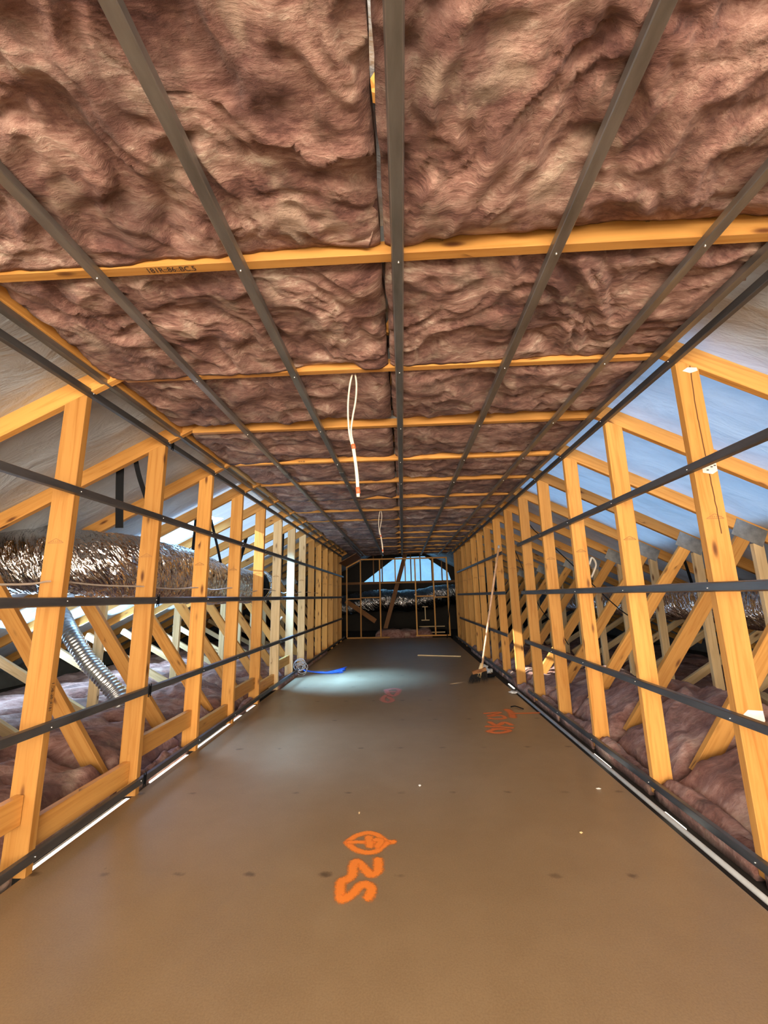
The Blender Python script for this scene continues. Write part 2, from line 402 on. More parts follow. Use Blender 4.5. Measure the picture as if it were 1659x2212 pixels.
def roof_sheet(name, side, holes=()):
    """foil sarking draped over the rafters, gently rippled, from ridge to eave"""
    zf = ZL if side < 0 else ZR
    xr = RIDGE[0]; x_end = 6.4; bm = bmesh.new(); ny, nx = 260, 36; y0, y1 = -4.0, 19.0
    grid = []
    for j in range(ny + 1):
        y = y0 + (y1 - y0) * j / ny; row = []
        for i in range(nx + 1):
            t = i / nx; x = (xr + side * t * (x_end - side * xr))
            bay = min(abs(y - t2 - .02) for t2 in TY + [.56, -.26, -1.1, -1.9, 13.45, 14.3, 15.2])
            sag = min(1, bay / .30)
            z = zf(x) + .128 + sag * (-.030 + .055 * noise.noise(Vector((x * .7 + y * .8, y * 4.5, side * 3))) + .020 * noise.noise(Vector((x * 2.2, y * 11, 7))))
            row.append(bm.verts.new((x, y, z)))
        grid.append(row)
    for j in range(ny):
        for i in range(nx):
            cx = (grid[j][i].co.x + grid[j][i + 1].co.x) / 2; cy = (grid[j][i].co.y + grid[j + 1][i].co.y) / 2
            if any(a < cx < b_ and c < cy < d for a, b_, c, d in holes): continue
            bm.faces.new((grid[j][i], grid[j][i + 1], grid[j + 1][i + 1], grid[j + 1][i]))
    bmesh.ops.recalc_face_normals(bm, faces=bm.faces)
    me = bpy.data.meshes.new(name); bm.to_mesh(me); bm.free()
    for p in me.polygons: p.use_smooth = True
    return struct(link(name, me, M_foil))
roof_sheet('ceiling_left', -1, [(-3.60, -2.30, 4.70, 5.42)])
roof_sheet('ceiling_right', 1)
# opaque sheeting on top of the foil; bays not yet sheeted let the daylight glow through the foil
def clad(name, side, y0, y1, xa, xb):
    zf = ZL if side < 0 else ZR; m = MB()
    m.poly_prism([(xa, y0, zf(xa) + .20), (xb, y0, zf(xb) + .20), (xb, y0, zf(xb) + .23), (xa, y0, zf(xa) + .23)], (0, y1 - y0, 0))
    return struct(m.build(name, M_clad))
clad('ceiling_cladding_left', -1, -4.1, 4.55, RIDGE[0], -6.5)
clad('ceiling_cladding_left_far', -1, 8.3, 20, RIDGE[0], -6.5)
clad('ceiling_cladding_left_top', -1, 4.55, 8.3, RIDGE[0], -1.95)
clad('ceiling_cladding_left_eave', -1, 4.55, 8.3, -4.1, -6.5)
clad('ceiling_cladding_right', 1, -4.1, 2.1, RIDGE[0], 6.5)
clad('ceiling_cladding_right_far', 1, 5.4, 20, RIDGE[0], 6.5)
clad('ceiling_cladding_right_top', 1, 2.1, 5.4, RIDGE[0], 1.6)
clad('ceiling_cladding_right_eave', 1, 2.1, 5.4, 3.2, 6.5)
for nm, x in (('wall_eave_left', -6.45), ('wall_eave_right', 6.35)):
    struct(link(nm, boxmesh(nm, x, x + .06, -4, 20, -.1, .5), M_clad))

# far gable: dark boarding with a foil window of daylight
def gable():
    Y = 17.0; m = MB()
    m.quad([(-6.5, Y, -.1), (6.4, Y, -.1), (6.4, Y, 1.86), (-6.5, Y, 1.86)]); m.quad([(-6.5, Y + .05, -.1), (6.4, Y + .05, -.1), (6.4, Y + .05, 1.86), (-6.5, Y + .05, 1.86)])
    m.quad([(-6.5, Y, 1.86), (-1.55, Y, 1.86), (-.25, Y, 2.82), (-.25, Y, 3.9), (-6.5, Y, 3.9)])
    m.quad([(6.4, Y, 1.86), (1.95, Y, 1.86), (1.85, Y, 2.18), (.93, Y, 2.84), (-.25, Y, 2.82), (-.25, Y, 3.9), (6.4, Y, 3.9)])
    struct(m.build('wall_far', M_dark))
    bm = bmesh.new(); g = []
    for j in range(25):
        row = []
        for i in range(60):
            x = -1.8 + 4.0 * i / 59; z = 1.75 + 1.2 * j / 24
            row.append(bm.verts.new((x, Y + .10 + .03 * noise.noise(Vector((x * 3, z * 9, 2))), z)))
        g.append(row)
    for j in range(24):
        for i in range(59): bm.faces.new((g[j][i], g[j][i + 1], g[j + 1][i + 1], g[j + 1][i]))
    me = bpy.data.meshes.new('window_1'); bm.to_mesh(me); bm.free()
    for p in me.polygons: p.use_smooth = True
    wn = struct(link('window_1', me, M_gable))
    for x in (-1.15, -.80, .36, .74, 1.20, 1.6):
        s = MB(); s.beam((x, Y - .03, 1.8), (x, Y - .03, 3.0), .045, .05, (1, 0, 0)); s.build('window_bar', M_wooddark, wn)
    s = MB(); s.beam((-3, Y - .1, 1.80), (3, Y - .1, 1.80), .06, .12, (0, 1, 0)); struct(s.build('trim_1', M_wooddark))
gable()

# ------------------------------------------------------------------ attic trusses
def tri_logo(m, x, y, z, s=.045):
    t = .0018
    pts = [(x - s, z), (x, z + s * .55), (x + s, z)]
    for a, b_ in zip(pts, pts[1:] + pts[:1]):
        d = Vector((b_[0] - a[0], 0, b_[1] - a[1])); nrm = Vector((-d.z, 0, d.x)).normalized() * t
        A = Vector((a[0], y, a[1])); B = Vector((b_[0], y, b_[1])); m.quad([A - nrm, B - nrm, B + nrm, A + nrm])
    for k in range(6):
        X = x - s * .62 + k * s * .25; m.quad([(X, y, z + .006), (X + .006, y, z + .006), (X + .006, y, z + .012), (X, y, z + .012)])

def make_truss():
    T = thing('attic_truss', '', 'roof truss', (0, TY[0], 0), 'pine attic trusses')
    yc = .0225; W = .045; X = (1, 0, 0)
    def bar(name, p0, p1, width, mat=M_wood, yo=0.0, th=W):
        m = MB(); m.beam((p0[0], yc + yo, p0[1]), (p1[0], yc + yo, p1[1]), th, width, (0, 1, 0)); return m.build(name, mat, T)
    # wall studs, tops cut to the rafter slope
    def stud(x0, x1, zf):
        m = MB(); za, zb = zf(x0) - .001, zf(x1) - .001; u = random.uniform(0, 40); e = .003
        A = [(x0, 0), (x1, 0)]
        top = {x0: za, x1: zb}
        prof = [(x0 + e, 0), (x1 - e, 0), (x1, e), (x1, W - e), (x1 - e, W), (x0 + e, W), (x0, W - e), (x0, e)]
        per = 0; n = len(prof)
        tz = lambda x: za + (zb - za) * (x - x0) / (x1 - x0)
        for i in range(n):
            p, q = prof[i], prof[(i + 1) % n]; L = math.hypot(q[0] - p[0], q[1] - p[1])
            m.quad([(p[0], p[1], .0), (q[0], q[1], .0), (q[0], q[1], tz(q[0])), (p[0], p[1], tz(p[0]))], [(u, per), (u, per + L), (u + tz(q[0]), per + L), (u + tz(p[0]), per)]); per += L
        m.quad([(p[0], p[1], 0) for p in prof]); m.quad([(p[0], p[1], tz(p[0])) for p in prof])
        return m.build('stud', M_wood, T)
    stud(-1.960, XL, ZL); stud(XR, 1.692, ZR)
    bar('ceiling_joist', (-1.62, CEIL + .065), (1.50, CEIL + .065), .13)
    r = .118 / 2 / math.cos(math.atan(SL))
    bar('rafter', (RIDGE[0], ZL(RIDGE[0]) + r), (-6.3, ZL(-6.3) + r), .118)
    bar('rafter', (RIDGE[0] + .001, ZR(RIDGE[0]) + r), (6.3, ZR(6.3) + r), .118)
    jl = (-3.33, ZL(-3.33) + .02); jr = (3.14, ZR(3.14) + .02)
    bar('web', (-2.10, .10), (jl[0] + .04, jl[1] - .03), .115, yo=.0005)
    bar('web', (1.87, .10), (jr[0] - .04, jr[1] - .03), .115, yo=.0005)
    bar('web', (-3.38, 0), (-3.38, jl[1] - .1), .10, M_woodpale)
    bar('web', (3.20, 0), (3.20, jr[1] - .1), .09, M_woodpale)
    bar('web', (3.30, .12), (4.55, .86), .09, M_woodpale); bar('web', (-3.48, .12), (-4.75, .80), .09, M_woodpale)
    for x, z in (jl, jr):
        a = math.atan(SL) * (1 if x < 0 else -1); d = Vector((math.cos(a), 0, math.sin(a)))
        m = MB(); m.beam(Vector((x, -.0012, z)) - d * .14, Vector((x, -.0012, z)) + d * .14, .0024, .16, (0, 1, 0), .0004)
        m.build('nail_plate', M_plate, T)
    m = MB(); m.beam((-.16, -.0012, CEIL + .09), (.02, -.0012, CEIL + .09), .0024, .07, (0, 1, 0), .0004); m.build('nail_plate', M_plate, T)
    m = MB(); tri_logo(m, -1.90, -.0006, 1.60); tri_logo(m, 1.632, -.0006, 1.63); m.build('ink_stamp', M_inkf, T)
    return T
T0 = make_truss()
ORD = ['nearest', 'second', 'third', 'fourth', 'fifth', 'sixth', 'seventh', 'eighth', 'ninth', 'tenth', 'eleventh', 'twelfth', 'thirteenth', 'fourteenth', 'fifteenth and last']
EXTRA = {0: 'nearest pine roof truss, its ceiling joist crossing overhead, stamped with black numbers',
         1: 'second pine roof truss from the viewer, its right stud cracked lengthwise with white paper tags',
         2: 'third pine roof truss from the viewer, standing just behind the cracked stud',
         3: 'fourth pine roof truss from the viewer, ending the thick timber beam on the ceiling left',
         6: 'seventh pine roof truss from the viewer, its batten-free right stud sunlit at the foot'}
trusses = []
for k, y in enumerate(TY):
    t = T0 if k == 0 else copy_tree(T0, (0, y, 0))
    t['label'] = EXTRA.get(k, 'pine roof truss of orange timber, %s from the viewer' % ORD[k])
    t['group'] = 'pine attic trusses'; trusses.append(t)

for k in (6, 7, 8):  # paler wood paints the sunlight on these far left studs
    st = [c for c in trusses[k].children if c.name.startswith('stud')][0]
    st.material_slots[0].link = 'OBJECT'; st.material_slots[0].material = M_woodpale; st['label'] = 'paler left stud'

def text_part(txt, size, parent, origin, xdir, ydir, mat=M_ink, name='ink_stamp'):
    cu = bpy.data.curves.new('t', 'FONT'); cu.body = txt; cu.size = size; cu.align_x = 'CENTER'; cu.align_y = 'CENTER'; cu.offset = size * .012
    to = bpy.data.objects.new('t', cu); COL.objects.link(to); dg = bpy.context.evaluated_depsgraph_get(); dg.update()
    me = bpy.data.meshes.new_from_object(to.evaluated_get(dg)); bpy.data.objects.remove(to)
    me.materials.clear(); o = link(name, me, mat, parent)
    xd = Vector(xdir).normalized(); yd = Vector(ydir).normalized(); zd = xd.cross(yd)
    Mx = Matrix((xd, yd, zd)).transposed().to_4x4(); Mx.translation = Vector(origin); o.matrix_local = Mx
    return o
def frame_part(parent, x0, x1, z0, z1, y=-.001, t=.0018, double=False, mat=M_ink):
    m = MB()
    for g in ((0, .006) if double else (0,)):
        a, b_, c, d = x0 + g, x1 - g, z0 + g, z1 - g
        for q in ((a, b_, c, c + t), (a, b_, d - t, d), (a, a + t, c, d), (b_ - t, b_, c, d)):
            m.quad([(q[0], y, q[2]), (q[1], y, q[2]), (q[1], y, q[3]), (q[0], y, q[3])])
    return m.build('ink_stamp', mat, parent)
s = text_part('181R::86::BC.5', .034, trusses[0], (-.885, .022, CEIL - .001), (1, 0, 0), (0, -1, 0)); s['label'] = 'black printed code on the underside'
s = text_part('O', .075, trusses[0], (.155, -.001, 2.652), (1, 0, 0), (0, 0, 1)); frame_part(trusses[0], .115, .197, 2.612, 2.70, double=True)
for k, t_ in enumerate(('::.:::.:', ':.::.:::', '::.::')):
    text_part(t_, .014, trusses[0], (.90 + .0, -.001, 2.675 - k * .018 + .02), (1, 0, 0), (0, 0, 1))
for k in range(3): text_part('86', .016, trusses[0], (.975, -.001, 2.695 - k * .022), (1, 0, 0), (0, 0, 1))
text_part('90', .060, trusses[4], (.115, -.001, 2.640), (1, 0, 0), (0, 0, 1)); frame_part(trusses[4], .05, .185, 2.603, 2.68)
for k in (5, 6):
    text_part('57', .060, trusses[k], (.115, -.001, 2.625), (1, 0, 0), (0, 0, 1)); frame_part(trusses[k], .05, .175, 2.590, 2.66)
text_part('181R::86', .020, trusses[3], (-.95, -.001, 2.582), (1, 0, 0), (0, 0, 1))
text_part('181R::86::BC.1', .024, trusses[1], (-1.829, .022, .80), (0, 0, 1), (0, 1, 0))
# marks on the cracked stud
m = MB(); pts = [(1.646, 2.50), (1.637, 2.25), (1.641, 1.983), (1.646, 1.778), (1.650, 1.55)]
pts = [(p.x + .003 * noise.noise(Vector((p.z * 30, 0, 0))), p.z) for p in catmull([(a, 0, b_) for a, b_ in pts], 12)]
for a, b_ in zip(pts, pts[1:]):
    m.quad([(a[0] - .0028, -.001, a[1]), (a[0] + .0028, -.001, a[1]), (b_[0] + .0028, -.001, b_[1]), (b_[0] - .0028, -.001, b_[1])])
o = m.build('crack', plain('crack_dark', (.12, .045, .012), .8), trusses[1]); o['label'] = 'dark drying crack running down the stud'
def paper(parent, pts, y=-.0015):
    m = MB(); m.poly_prism([(a, y, b_) for a, b_ in pts], (0, .0012, 0)); return m.build('paper_tag', M_tagw, parent)
tg = paper(trusses[1], [(1.612, 1.878), (1.66, 1.868), (1.688, 1.885), (1.688, 1.93), (1.612, 1.93)])
tg['label'] = 'white paper tag with black marks'
for x, z, a in ((1.655, 1.905, 0), (1.672, 1.912, 0), (1.632, 1.888, 0)):
    m = MB(); m.quad([(x, -.0022, z), (x + .012, -.0022, z), (x + .012, -.0022, z + .006), (x, -.0022, z + .006)]); m.build('ink_stamp', M_ink, tg)
paper(trusses[1], [(1.60, 2.47), (1.64, 2.455), (1.683, 2.468), (1.68, 2.487), (1.63, 2.49)])
paper(trusses[1], [(1.595, .685), (1.66, .640), (1.69, .655), (1.688, .70), (1.62, .705)])

# ------------------------------------------------------------------ timber beams, noggings
def timber(name, label, p0, p1, a, b_, side, mat=M_wood, cat='timber', group=None):
    m = MB(); m.beam(p0, p1, a, b_, side); o = m.build(name, mat); return tag(o, label, cat, group)
timber('timber_beam', 'thick pale pine beam running along the left edge of the ceiling, ending at a joist', (-1.725, .2, CEIL + .052), (-1.725, 3.84, CEIL + .052), .045, .10, (1, 0, 0), M_wood, 'beam')
timber('timber_beam', 'thin pale pine batten continuing along the left ceiling edge into the distance', (-1.690, 3.93, CEIL + .06), (-1.66, 11.8, CEIL + .06), .03, .10, (1, 0, 0), M_woodpale, 'beam')
nog = [(1.43, 2.195, .29, 'nearest nogging at the bottom left edge of the picture, before the first left stud'),
       (2.25, 3.025, .145, 'long nogging between the first two left studs, glowing above the lit floor gap'),
       (3.08, 3.855, .265, 'raised nogging between the second and third left studs, stamped, insulation under it'),
       (3.91, 4.645, .125, 'low nogging between the third and fourth left studs above the bright gap'),
       (4.70, 5.455, .245, 'raised nogging between the fourth and fifth left studs'),
       (5.51, 6.265, .145, 'low nogging between the fifth and sixth left studs'),
       (6.32, 7.075, .30, 'short pine nogging just before the pale far left studs')]
for y0, y1, z, lab in nog:
    timber('nogging', 'pine ' + lab, (-1.905, y0, z), (-1.905, y1, z), .045, .135, (1, 0, 0), M_wood, 'nogging', 'noggings along the left wall')

# ------------------------------------------------------------------ steel battens
def channel_prof(wd, dp, t=.0016):
    """furring channel, open side up: flat face down, flared sides"""
    h = wd / 2; q = .003
    return [(-h - .004, dp), (-h, q), (-h + q, 0), (h - q, 0), (h, q), (h + .004, dp), (h + .004 - t, dp), (h - t, q + t), (h - q - t, t), (-h + q + t, t), (-h + t, q + t), (-h - .004 + t, dp)]
def screw_mesh():
    bm = bmesh.new(); bmesh.ops.create_uvsphere(bm, u_segments=8, v_segments=4, radius=.0045)
    me = bpy.data.meshes.new('screw'); bm.to_mesh(me); bm.free()
    for p in me.polygons: p.use_smooth = True
    me.materials.append(M_screw); return me
SCREW = screw_mesh()
def cbatten(name, x, y0, y1, zface, label, wd=.042, dp=.024, group='ceiling battens', mat=None):
    m = MB(); m.sweep([(-a, b_) for a, b_ in channel_prof(wd, dp)], [(x, y0, zface), (x, y1, zface)], (-1, 0, 0))
    o = m.build(name, mat or M_steel); tag(o, label, 'metal batten', group)
    for y in TY[:6]:
        if y0 < y < y1:
            s = bpy.data.objects.new('screw', SCREW); COL.objects.link(s); s.parent = o; s.location = (x + random.uniform(-.006, .006), y + .02, zface - .001)
    return o
ZB = CEIL - .024
for x, lab in ((-1.185, 'grey steel ceiling batten, leftmost of the five under the insulation'), (-.600, 'grey steel ceiling batten, second from the left under the insulation'),
               (.020, 'grey steel ceiling batten down the middle of the ceiling'), (.628, 'grey steel ceiling batten, second from the right under the insulation'),
               (1.190, 'grey steel ceiling batten, rightmost of the five, catching blue daylight')):
    b_ = cbatten('ceiling_batten', x, .15, 13.35, ZB, lab)
    for yj in ((4.15,) if x < 0 else (7.3,)):
        m = MB(); m.sweep([(-a, b2) for a, b2 in channel_prof(.046, .022)], [(x, yj, ZB - .002), (x, yj + .16, ZB - .002)], (-1, 0, 0)); m.build('joiner', M_steelw, b_)
# extra short battens overlapping at the far left of the ceiling
cbatten('ceiling_batten', -1.255, 8.8, 12.9, ZB - .02, 'short bright steel batten hanging loose at the far left of the ceiling', .035)

def angle(name, side, x, z, y0, y1, label, group):
    """edge channel: vertical leg and a thin horizontal leg"""
    prof = [(0, 0), (side * .034, 0), (side * .034, .002), (side * .002, .002), (side * .002, .030), (side * .034, .030), (side * .034, .032), (0, .032)]
    m = MB(); m.sweep([(-a, b_) for a, b_ in prof], [(x, y0, z), (x, y1, z)], (-1, 0, 0)); return tag(m.build(name, M_steel), label, 'metal channel', group)
angle('edge_channel', -1, -1.715, ZB - .004, .2, 12.3, 'steel edge channel along the left side of the ceiling, inner one of the pair', 'ceiling edge channels')
angle('edge_channel', 1, 1.44, ZB - .004, .2, 13.2, 'steel edge channel along the right side of the ceiling, inner one of the pair', 'ceiling edge channels')

def wbatten(side, z, y0, y1, label, clips=(), h=.042, dp=.022, mat=None, grp='wall battens'):
    x = (XL if side < 0 else XR) - side * dp    # face towards the room
    pr = channel_prof(h, dp); m = MB()
    # profile axes: first -> z, second -> outward to the wall
    rings = []
    for y in (y0, y1): rings.append([Vector((x + side * b_, y, z + a)) for a, b_ in pr])
    n = len(pr)
    for i in range(n):
        j = (i + 1) % n; m.quad([rings[0][i], rings[0][j], rings[1][j], rings[1][i]])
    m.quad(rings[0]); m.quad(rings[1])
    o = m.build('wall_batten', mat or M_steelw); tag(o, label, 'metal batten', grp)
    for y in TY[1:7]:
        if y0 < y + .02 < y1:
            s = bpy.data.objects.new('screw', SCREW); COL.objects.link(s); s.parent = o; s.location = (x - side * .001, y + .022, z + random.uniform(-.006, .006))
    for yc in clips:
        c = MB(); xa = x - side * .003
        c.beam((xa, yc - .016, z), (xa, yc + .016, z), .004, h + .016, (1, 0, 0), .001)
        for dy in (-.014, .010):
            c.beam((xa, yc + dy, z - h / 2 - .022), (xa, yc + dy, z + h / 2 + .022), .006, .006, (0, 1, 0), .001)
        c.build('joiner_clip', M_black, o)
    return o
wbatten(-1, 2.497, .8, 12.6, 'steel wall batten at the very top of the left stud wall', (3.09,))
wbatten(-1, 1.896, .8, 13.0, 'dark steel wall batten, upper of the three across the left studs')
wbatten(-1, 1.280, .8, 12.9, 'dark steel wall batten at eye level across the left studs, joined with a black clip', (3.07,))
wbatten(-1, .659, .8, 12.7, 'dark steel wall batten, lowest of the three across the left studs, with a clip', (3.06,))
wbatten(-1, .078, .8, 13.2, 'dark steel batten along the foot of the left stud wall above the lit gap', (3.09,))
wbatten(1, 2.540, .8, 13.2, 'steel wall batten at the very top of the right stud wall')
wbatten(1, 1.908, .8, 5.64, 'near dark steel wall batten, upper of the three across the right studs')
wbatten(1, 1.282, .8, 5.62, 'near blue-grey steel wall batten at eye level across the right studs')
wbatten(1, .668, .8, 5.66, 'near dark steel wall batten, lowest of the three across the right studs')
wbatten(1, 1.900, 6.50, 12.0, 'far steel wall batten behind the broom handle top, upper of three')
wbatten(1, 1.285, 6.48, 12.1, 'far steel wall batten at eye level beyond the bare stud on the right')
wbatten(1, .655, 6.55, 11.9, 'far dark steel wall batten, lowest of three beyond the bare right stud')
wbatten(1, .062, .8, 5.70, 'dark steel batten along the foot of the right stud wall, beside the conduit')
wbatten(1, .062, 6.5, 13.0, 'dark steel batten along the foot of the far right studs')
# perforated white strip in the floor gap
def perf(y0, y1, label):
    bm = bmesh.new(); ny = int((y1 - y0) / .012)
    rows = [[bm.verts.new((-1.905 + .013 * i, y0 + (y1 - y0) * j / ny, -.012)) for i in range(5)] for j in range(ny + 1)]
    for j in range(ny):
        for i in range(4):
            if (i in (1, 2)) and j % 2 == i % 2: continue
            bm.faces.new((rows[j][i], rows[j][i + 1], rows[j + 1][i + 1], rows[j + 1][i]))
    me = bpy.data.meshes.new('perforated_strip'); bm.to_mesh(me); bm.free()
    return tag(link('perforated_strip', me, M_tagw), label, 'metal strip', 'perforated strips in the left floor gap')
perf(2.26, 3.02, 'white perforated metal strip glowing beside the second left stud foot')
perf(3.95, 4.62, 'white perforated metal strip in the lit gap by the fourth left stud')

# ------------------------------------------------------------------ conduit, cables
tag(link('conduit', tube_mesh('conduit', [(1.455, -.6, .014), (1.455, 3, .014), (1.458, 5.9, .014)], .0135, 14), M_conduit), 'grey plastic conduit pipe lying along the right edge of the floor', 'pipe')
pts = [(-1.9, .4, 1.36), (-1.9, 1.9, 1.366), (-1.9, 2.22, 1.392), (-1.905, 2.6, 1.380), (-1.9, 3.05, 1.382), (-1.9, 3.45, 1.372), (-1.9, 3.88, 1.391), (-1.9, 4.2, 1.375), (-1.9, 4.67, 1.403), (-1.9, 5.1, 1.36), (-1.9, 5.48, 1.385), (-1.9, 5.8, 1.41), (-1.9, 6.29, 1.39), (-1.9, 6.7, 1.36), (-1.9, 7.1, 1.39), (-1.9, 7.5, 1.36), (-1.9, 7.9, 1.39), (-1.9, 9.5, 1.38)]
tag(link('electrical_cable', tube_mesh('electrical_cable', catmull(pts, 6), .0055, 8), plain('twine_cable', (.60, .52, .44), .6)), 'thin pale cable threaded through holes in the left studs', 'cable')
def drop_cable(x, y, z0, z1, label, sc=1.0):
    T = thing('hanging_cable', label, 'cable', (x, y, z0), 'cables hanging from the ceiling')
    H = z1 - z0
    L = lambda t, dx, dy=0: (dx * sc, dy, H * t)
    a = [L(0, .010), L(.12, -.012), L(.30, -.024), L(.5, -.018), L(.62, .0), L(.72, .012), L(.85, .022), L(1, .028)]
    b_ = [L(0, .018), L(.12, .028), L(.25, .022), L(.38, .004), L(.5, -.006), L(.62, .010), L(.72, .020), L(.85, .031), L(1, .036)]
    link('cable', tube_mesh('cable', catmull(a, 8), .0055, 8), M_cable, T); link('cable', tube_mesh('cable', catmull(b_, 8), .0055, 8), M_cable, T)
    for t0, t1, dx in ((.60, .635, .006), (.93, .975, .030)):
        link('tape_band', tube_mesh('tape_band', [L(t0, dx - .001), L(t1, dx + .003)], .0125, 10), M_red, T)
    return T
drop_cable(-.268, 2.30, 2.62, 1.83, 'pair of white cables with orange tape hanging from the ceiling joist, nearer of two')
drop_cable(-.315, 6.35, 2.60, 1.93, 'farther pair of white cables hanging from the ceiling in the distance')

# ------------------------------------------------------------------ insulation
def fbm(v, o=4, lac=2.1, g=.5):
    s = 0; a = 1
    for _ in range(o): s += a * noise.noise(v); v = v * lac; a *= g
    return s
def ridged(v, o=3):
    s = 0; a = 1
    for _ in range(o): s += a * (1 - abs(noise.noise(v)) * 2.2); v = v * 2.2; a *= .5
    return s
COVER = {0: [(-1.7, .004), (-1.2, .006), (-.85, .018), (-.6, .028), (-.45, .035), (-.2, .045), (-.04, .01), (.05, .02), (.15, .050), (.4, .060), (.8, .078), (1.5, .070)],
         1: [(-1.7, -.012), (-.70, -.008), (-.55, .022), (-.30, .045), (-.24, .035), (-.18, -.012), (-.02, -.012), (.1, .006), (.4, .002), (.55, .016), (1.0, .022), (1.5, .012)],
         2: [(-1.7, .09), (-.9, .075), (-.5, .08), (-.05, .05), (0, .045), (.6, .085), (.9, .075), (1.5, .06)],
         3: [(-1.7, .0), (-1.25, .006), (-.9, .042), (-.4, .045), (-.05, .02), (0, .008), (.4, .05), (.9, .06), (1.5, .03)],
         4: [(-1.7, .015), (-1.2, .03), (-.4, .02), (-.03, .01), (0, .055), (.9, .055), (1.5, .02)],
         5: [(-1.7, -.01), (-.5, -.008), (-.3, .03), (-.03, -.01), (0, .05), (.3, .045), (.45, .005), (.6, .0), (.75, .04), (1.5, .02)],
         6: [(-1.7, .0), (-1.2, .03), (-.03, .035), (0, .05), (.5, .08), (1.2, .07), (1.5, .03)],
         7: [(-1.7, .0), (-.9, .03), (-.4, .02), (-.03, -.01), (0, -.012), (.9, -.01), (1.5, .01)],
         8: [(-1.7, -.01), (-.03, -.01), (0, .01), (.5, .09), (1.1, .06), (1.5, .0)],
         9: [(-1.7, -.01), (-.2, -.01), (0, .02), (.6, .08), (1.2, .06), (1.5, .01)],
         10: [(-1.7, -.01), (-.6, .0), (-.3, .03), (0, .0), (.4, .06), (1.5, .02)]}
def cover(k, x):
    t = COVER.get(k, COVER[10 - (k % 3)])
    for (xa, a), (xb, b_) in zip(t, t[1:]):
        if x <= xb: return a + (b_ - a) * max(0, (x - xa)) / (xb - xa)
    return t[-1][1]
def ceil_batt(x0, x1, y0, y1, nx, ny, seed, label, k=0):
    zb = CEIL + .045; verts = []; faces = []
    ph = random.uniform(0, 99); an = -.55 if (k == 0 and x0 < -1) else (1.0 if k == 0 else random.uniform(-.8, .8)); ca, sa = math.cos(an), math.sin(an)
    for j in range(ny + 1):
        for i in range(nx + 1):
            u, v = i / nx, j / ny; x = x0 + (x1 - x0) * u; y = y0 + (y1 - y0) * v
            p = Vector((x * 1.0, y * 1.0, seed * 3.7)); wv = Vector((fbm(p * 1.6 + Vector((5, 0, 0)), 3), fbm(p * 1.6 + Vector((0, 9, 0)), 3), 0)) * .55
            q = p + wv; q = Vector((q.x * ca - q.y * sa, (q.x * sa + q.y * ca) * 1.7, q.z))
            h = .030 * fbm(q * 3.2, 4) + .026 * (ridged(q * 2.6 + Vector((0, 0, 4)), 3) - 1.0)
            eu = min(1, min(u, 1 - u) * (x1 - x0) / .07); ev = min(1, (1 - v) * (y1 - y0) / .16); ev0 = min(1, v * (y1 - y0) / .10)
            pu = eu * (2 - eu); pv = ev * (2 - ev); pv0 = ev0 * (2 - ev0)
            mid = CEIL + .012 - h * 1.05 + .014 * noise.noise(Vector((x * 2.3, y * 2.3, seed)))
            far = CEIL + cover(k, x) + .016 * noise.noise(Vector((x * 5, seed, 2))) + .008 * noise.noise(Vector((x * 17, seed, 5)))
            z = far * (1 - pv) + mid * pv - .10 * h * (1 - pv)
            z = z + (1 - pv0) * .03 + (1 - pu) * .03
            bd = min(abs(x - xb) for xb in (-1.70, -1.185, -.60, .02, .628, 1.19, 1.45))
            z = max(z, CEIL + (.006 if (x > 1.41 or x < -1.66) else .002 if bd < .035 else -.022 * min(1, (bd - .035) / .1)))
            jx = .012 * noise.noise(Vector((y * 6, seed, 1))) if i in (0, nx) else 0
            verts.append((x + jx - (x0 + x1) / 2, y - y0, z))
    nv = len(verts)
    for j in range(ny):
        for i in range(nx):
            a = j * (nx + 1) + i; faces.append((a, a + nx + 1, a + nx + 2, a + 1))
    # sides and a flat top so the batt has its thickness
    border = [i for i in range(nx + 1)] + [j * (nx + 1) + nx for j in range(1, ny + 1)] + [ny * (nx + 1) + i for i in range(nx - 1, -1, -1)] + [j * (nx + 1) for j in range(ny - 1, 0, -1)]
    for b_ in border: verts.append((verts[b_][0], verts[b_][1], CEIL + .17))
    n = len(border)
    for k in range(n): faces.append((border[k], border[(k + 1) % n], nv + (k + 1) % n, nv + k))
    faces.append(tuple(nv + k for k in range(n)))
    me = bpy.data.meshes.new('insulation_batt'); me.from_pydata(verts, [], faces)
    bm = bmesh.new(); bm.from_mesh(me); bmesh.ops.recalc_face_normals(bm, faces=bm.faces); bm.to_mesh(me); bm.free()
    for p in me.polygons: p.use_smooth = True
    o = link('insulation_batt', me, M_ins); o.location = ((x0 + x1) / 2, y0, 0)
    return tag(o, label, 'insulation', 'ceiling insulation batts')
bays = [(.30, 1.375)] + [(a + .05, b_ - .005) for a, b_ in zip(TY, TY[1:])] + [(TY[-1] + .05, 13.4)]
for k, (y0, y1) in enumerate(bays):
    res = 130 if k == 0 else (100 if k == 1 else max(20, int(70 / (1 + k * .35))))
    nyy = max(14, int(res * .55)); side_of = lambda s: '%s of the middle batten' % s
    where = 'nearest the viewer' if k == 0 else ('between the %s and %s joists' % (ORD[k - 1], ORD[k].split()[0]) if k < len(ORD) else 'against the far end wall')
    ceil_batt(-1.70 if k < 4 else -1.66, -.045, y0, y1, res, nyy, k * 2 + 1, 'pinkish-brown insulation batt left of the middle batten, ' + where, k)
    ceil_batt(-.03, 1.53, y0, y1, res, nyy, k * 2 + 2, 'pinkish-brown insulation batt right of the middle batten, ' + where, k)
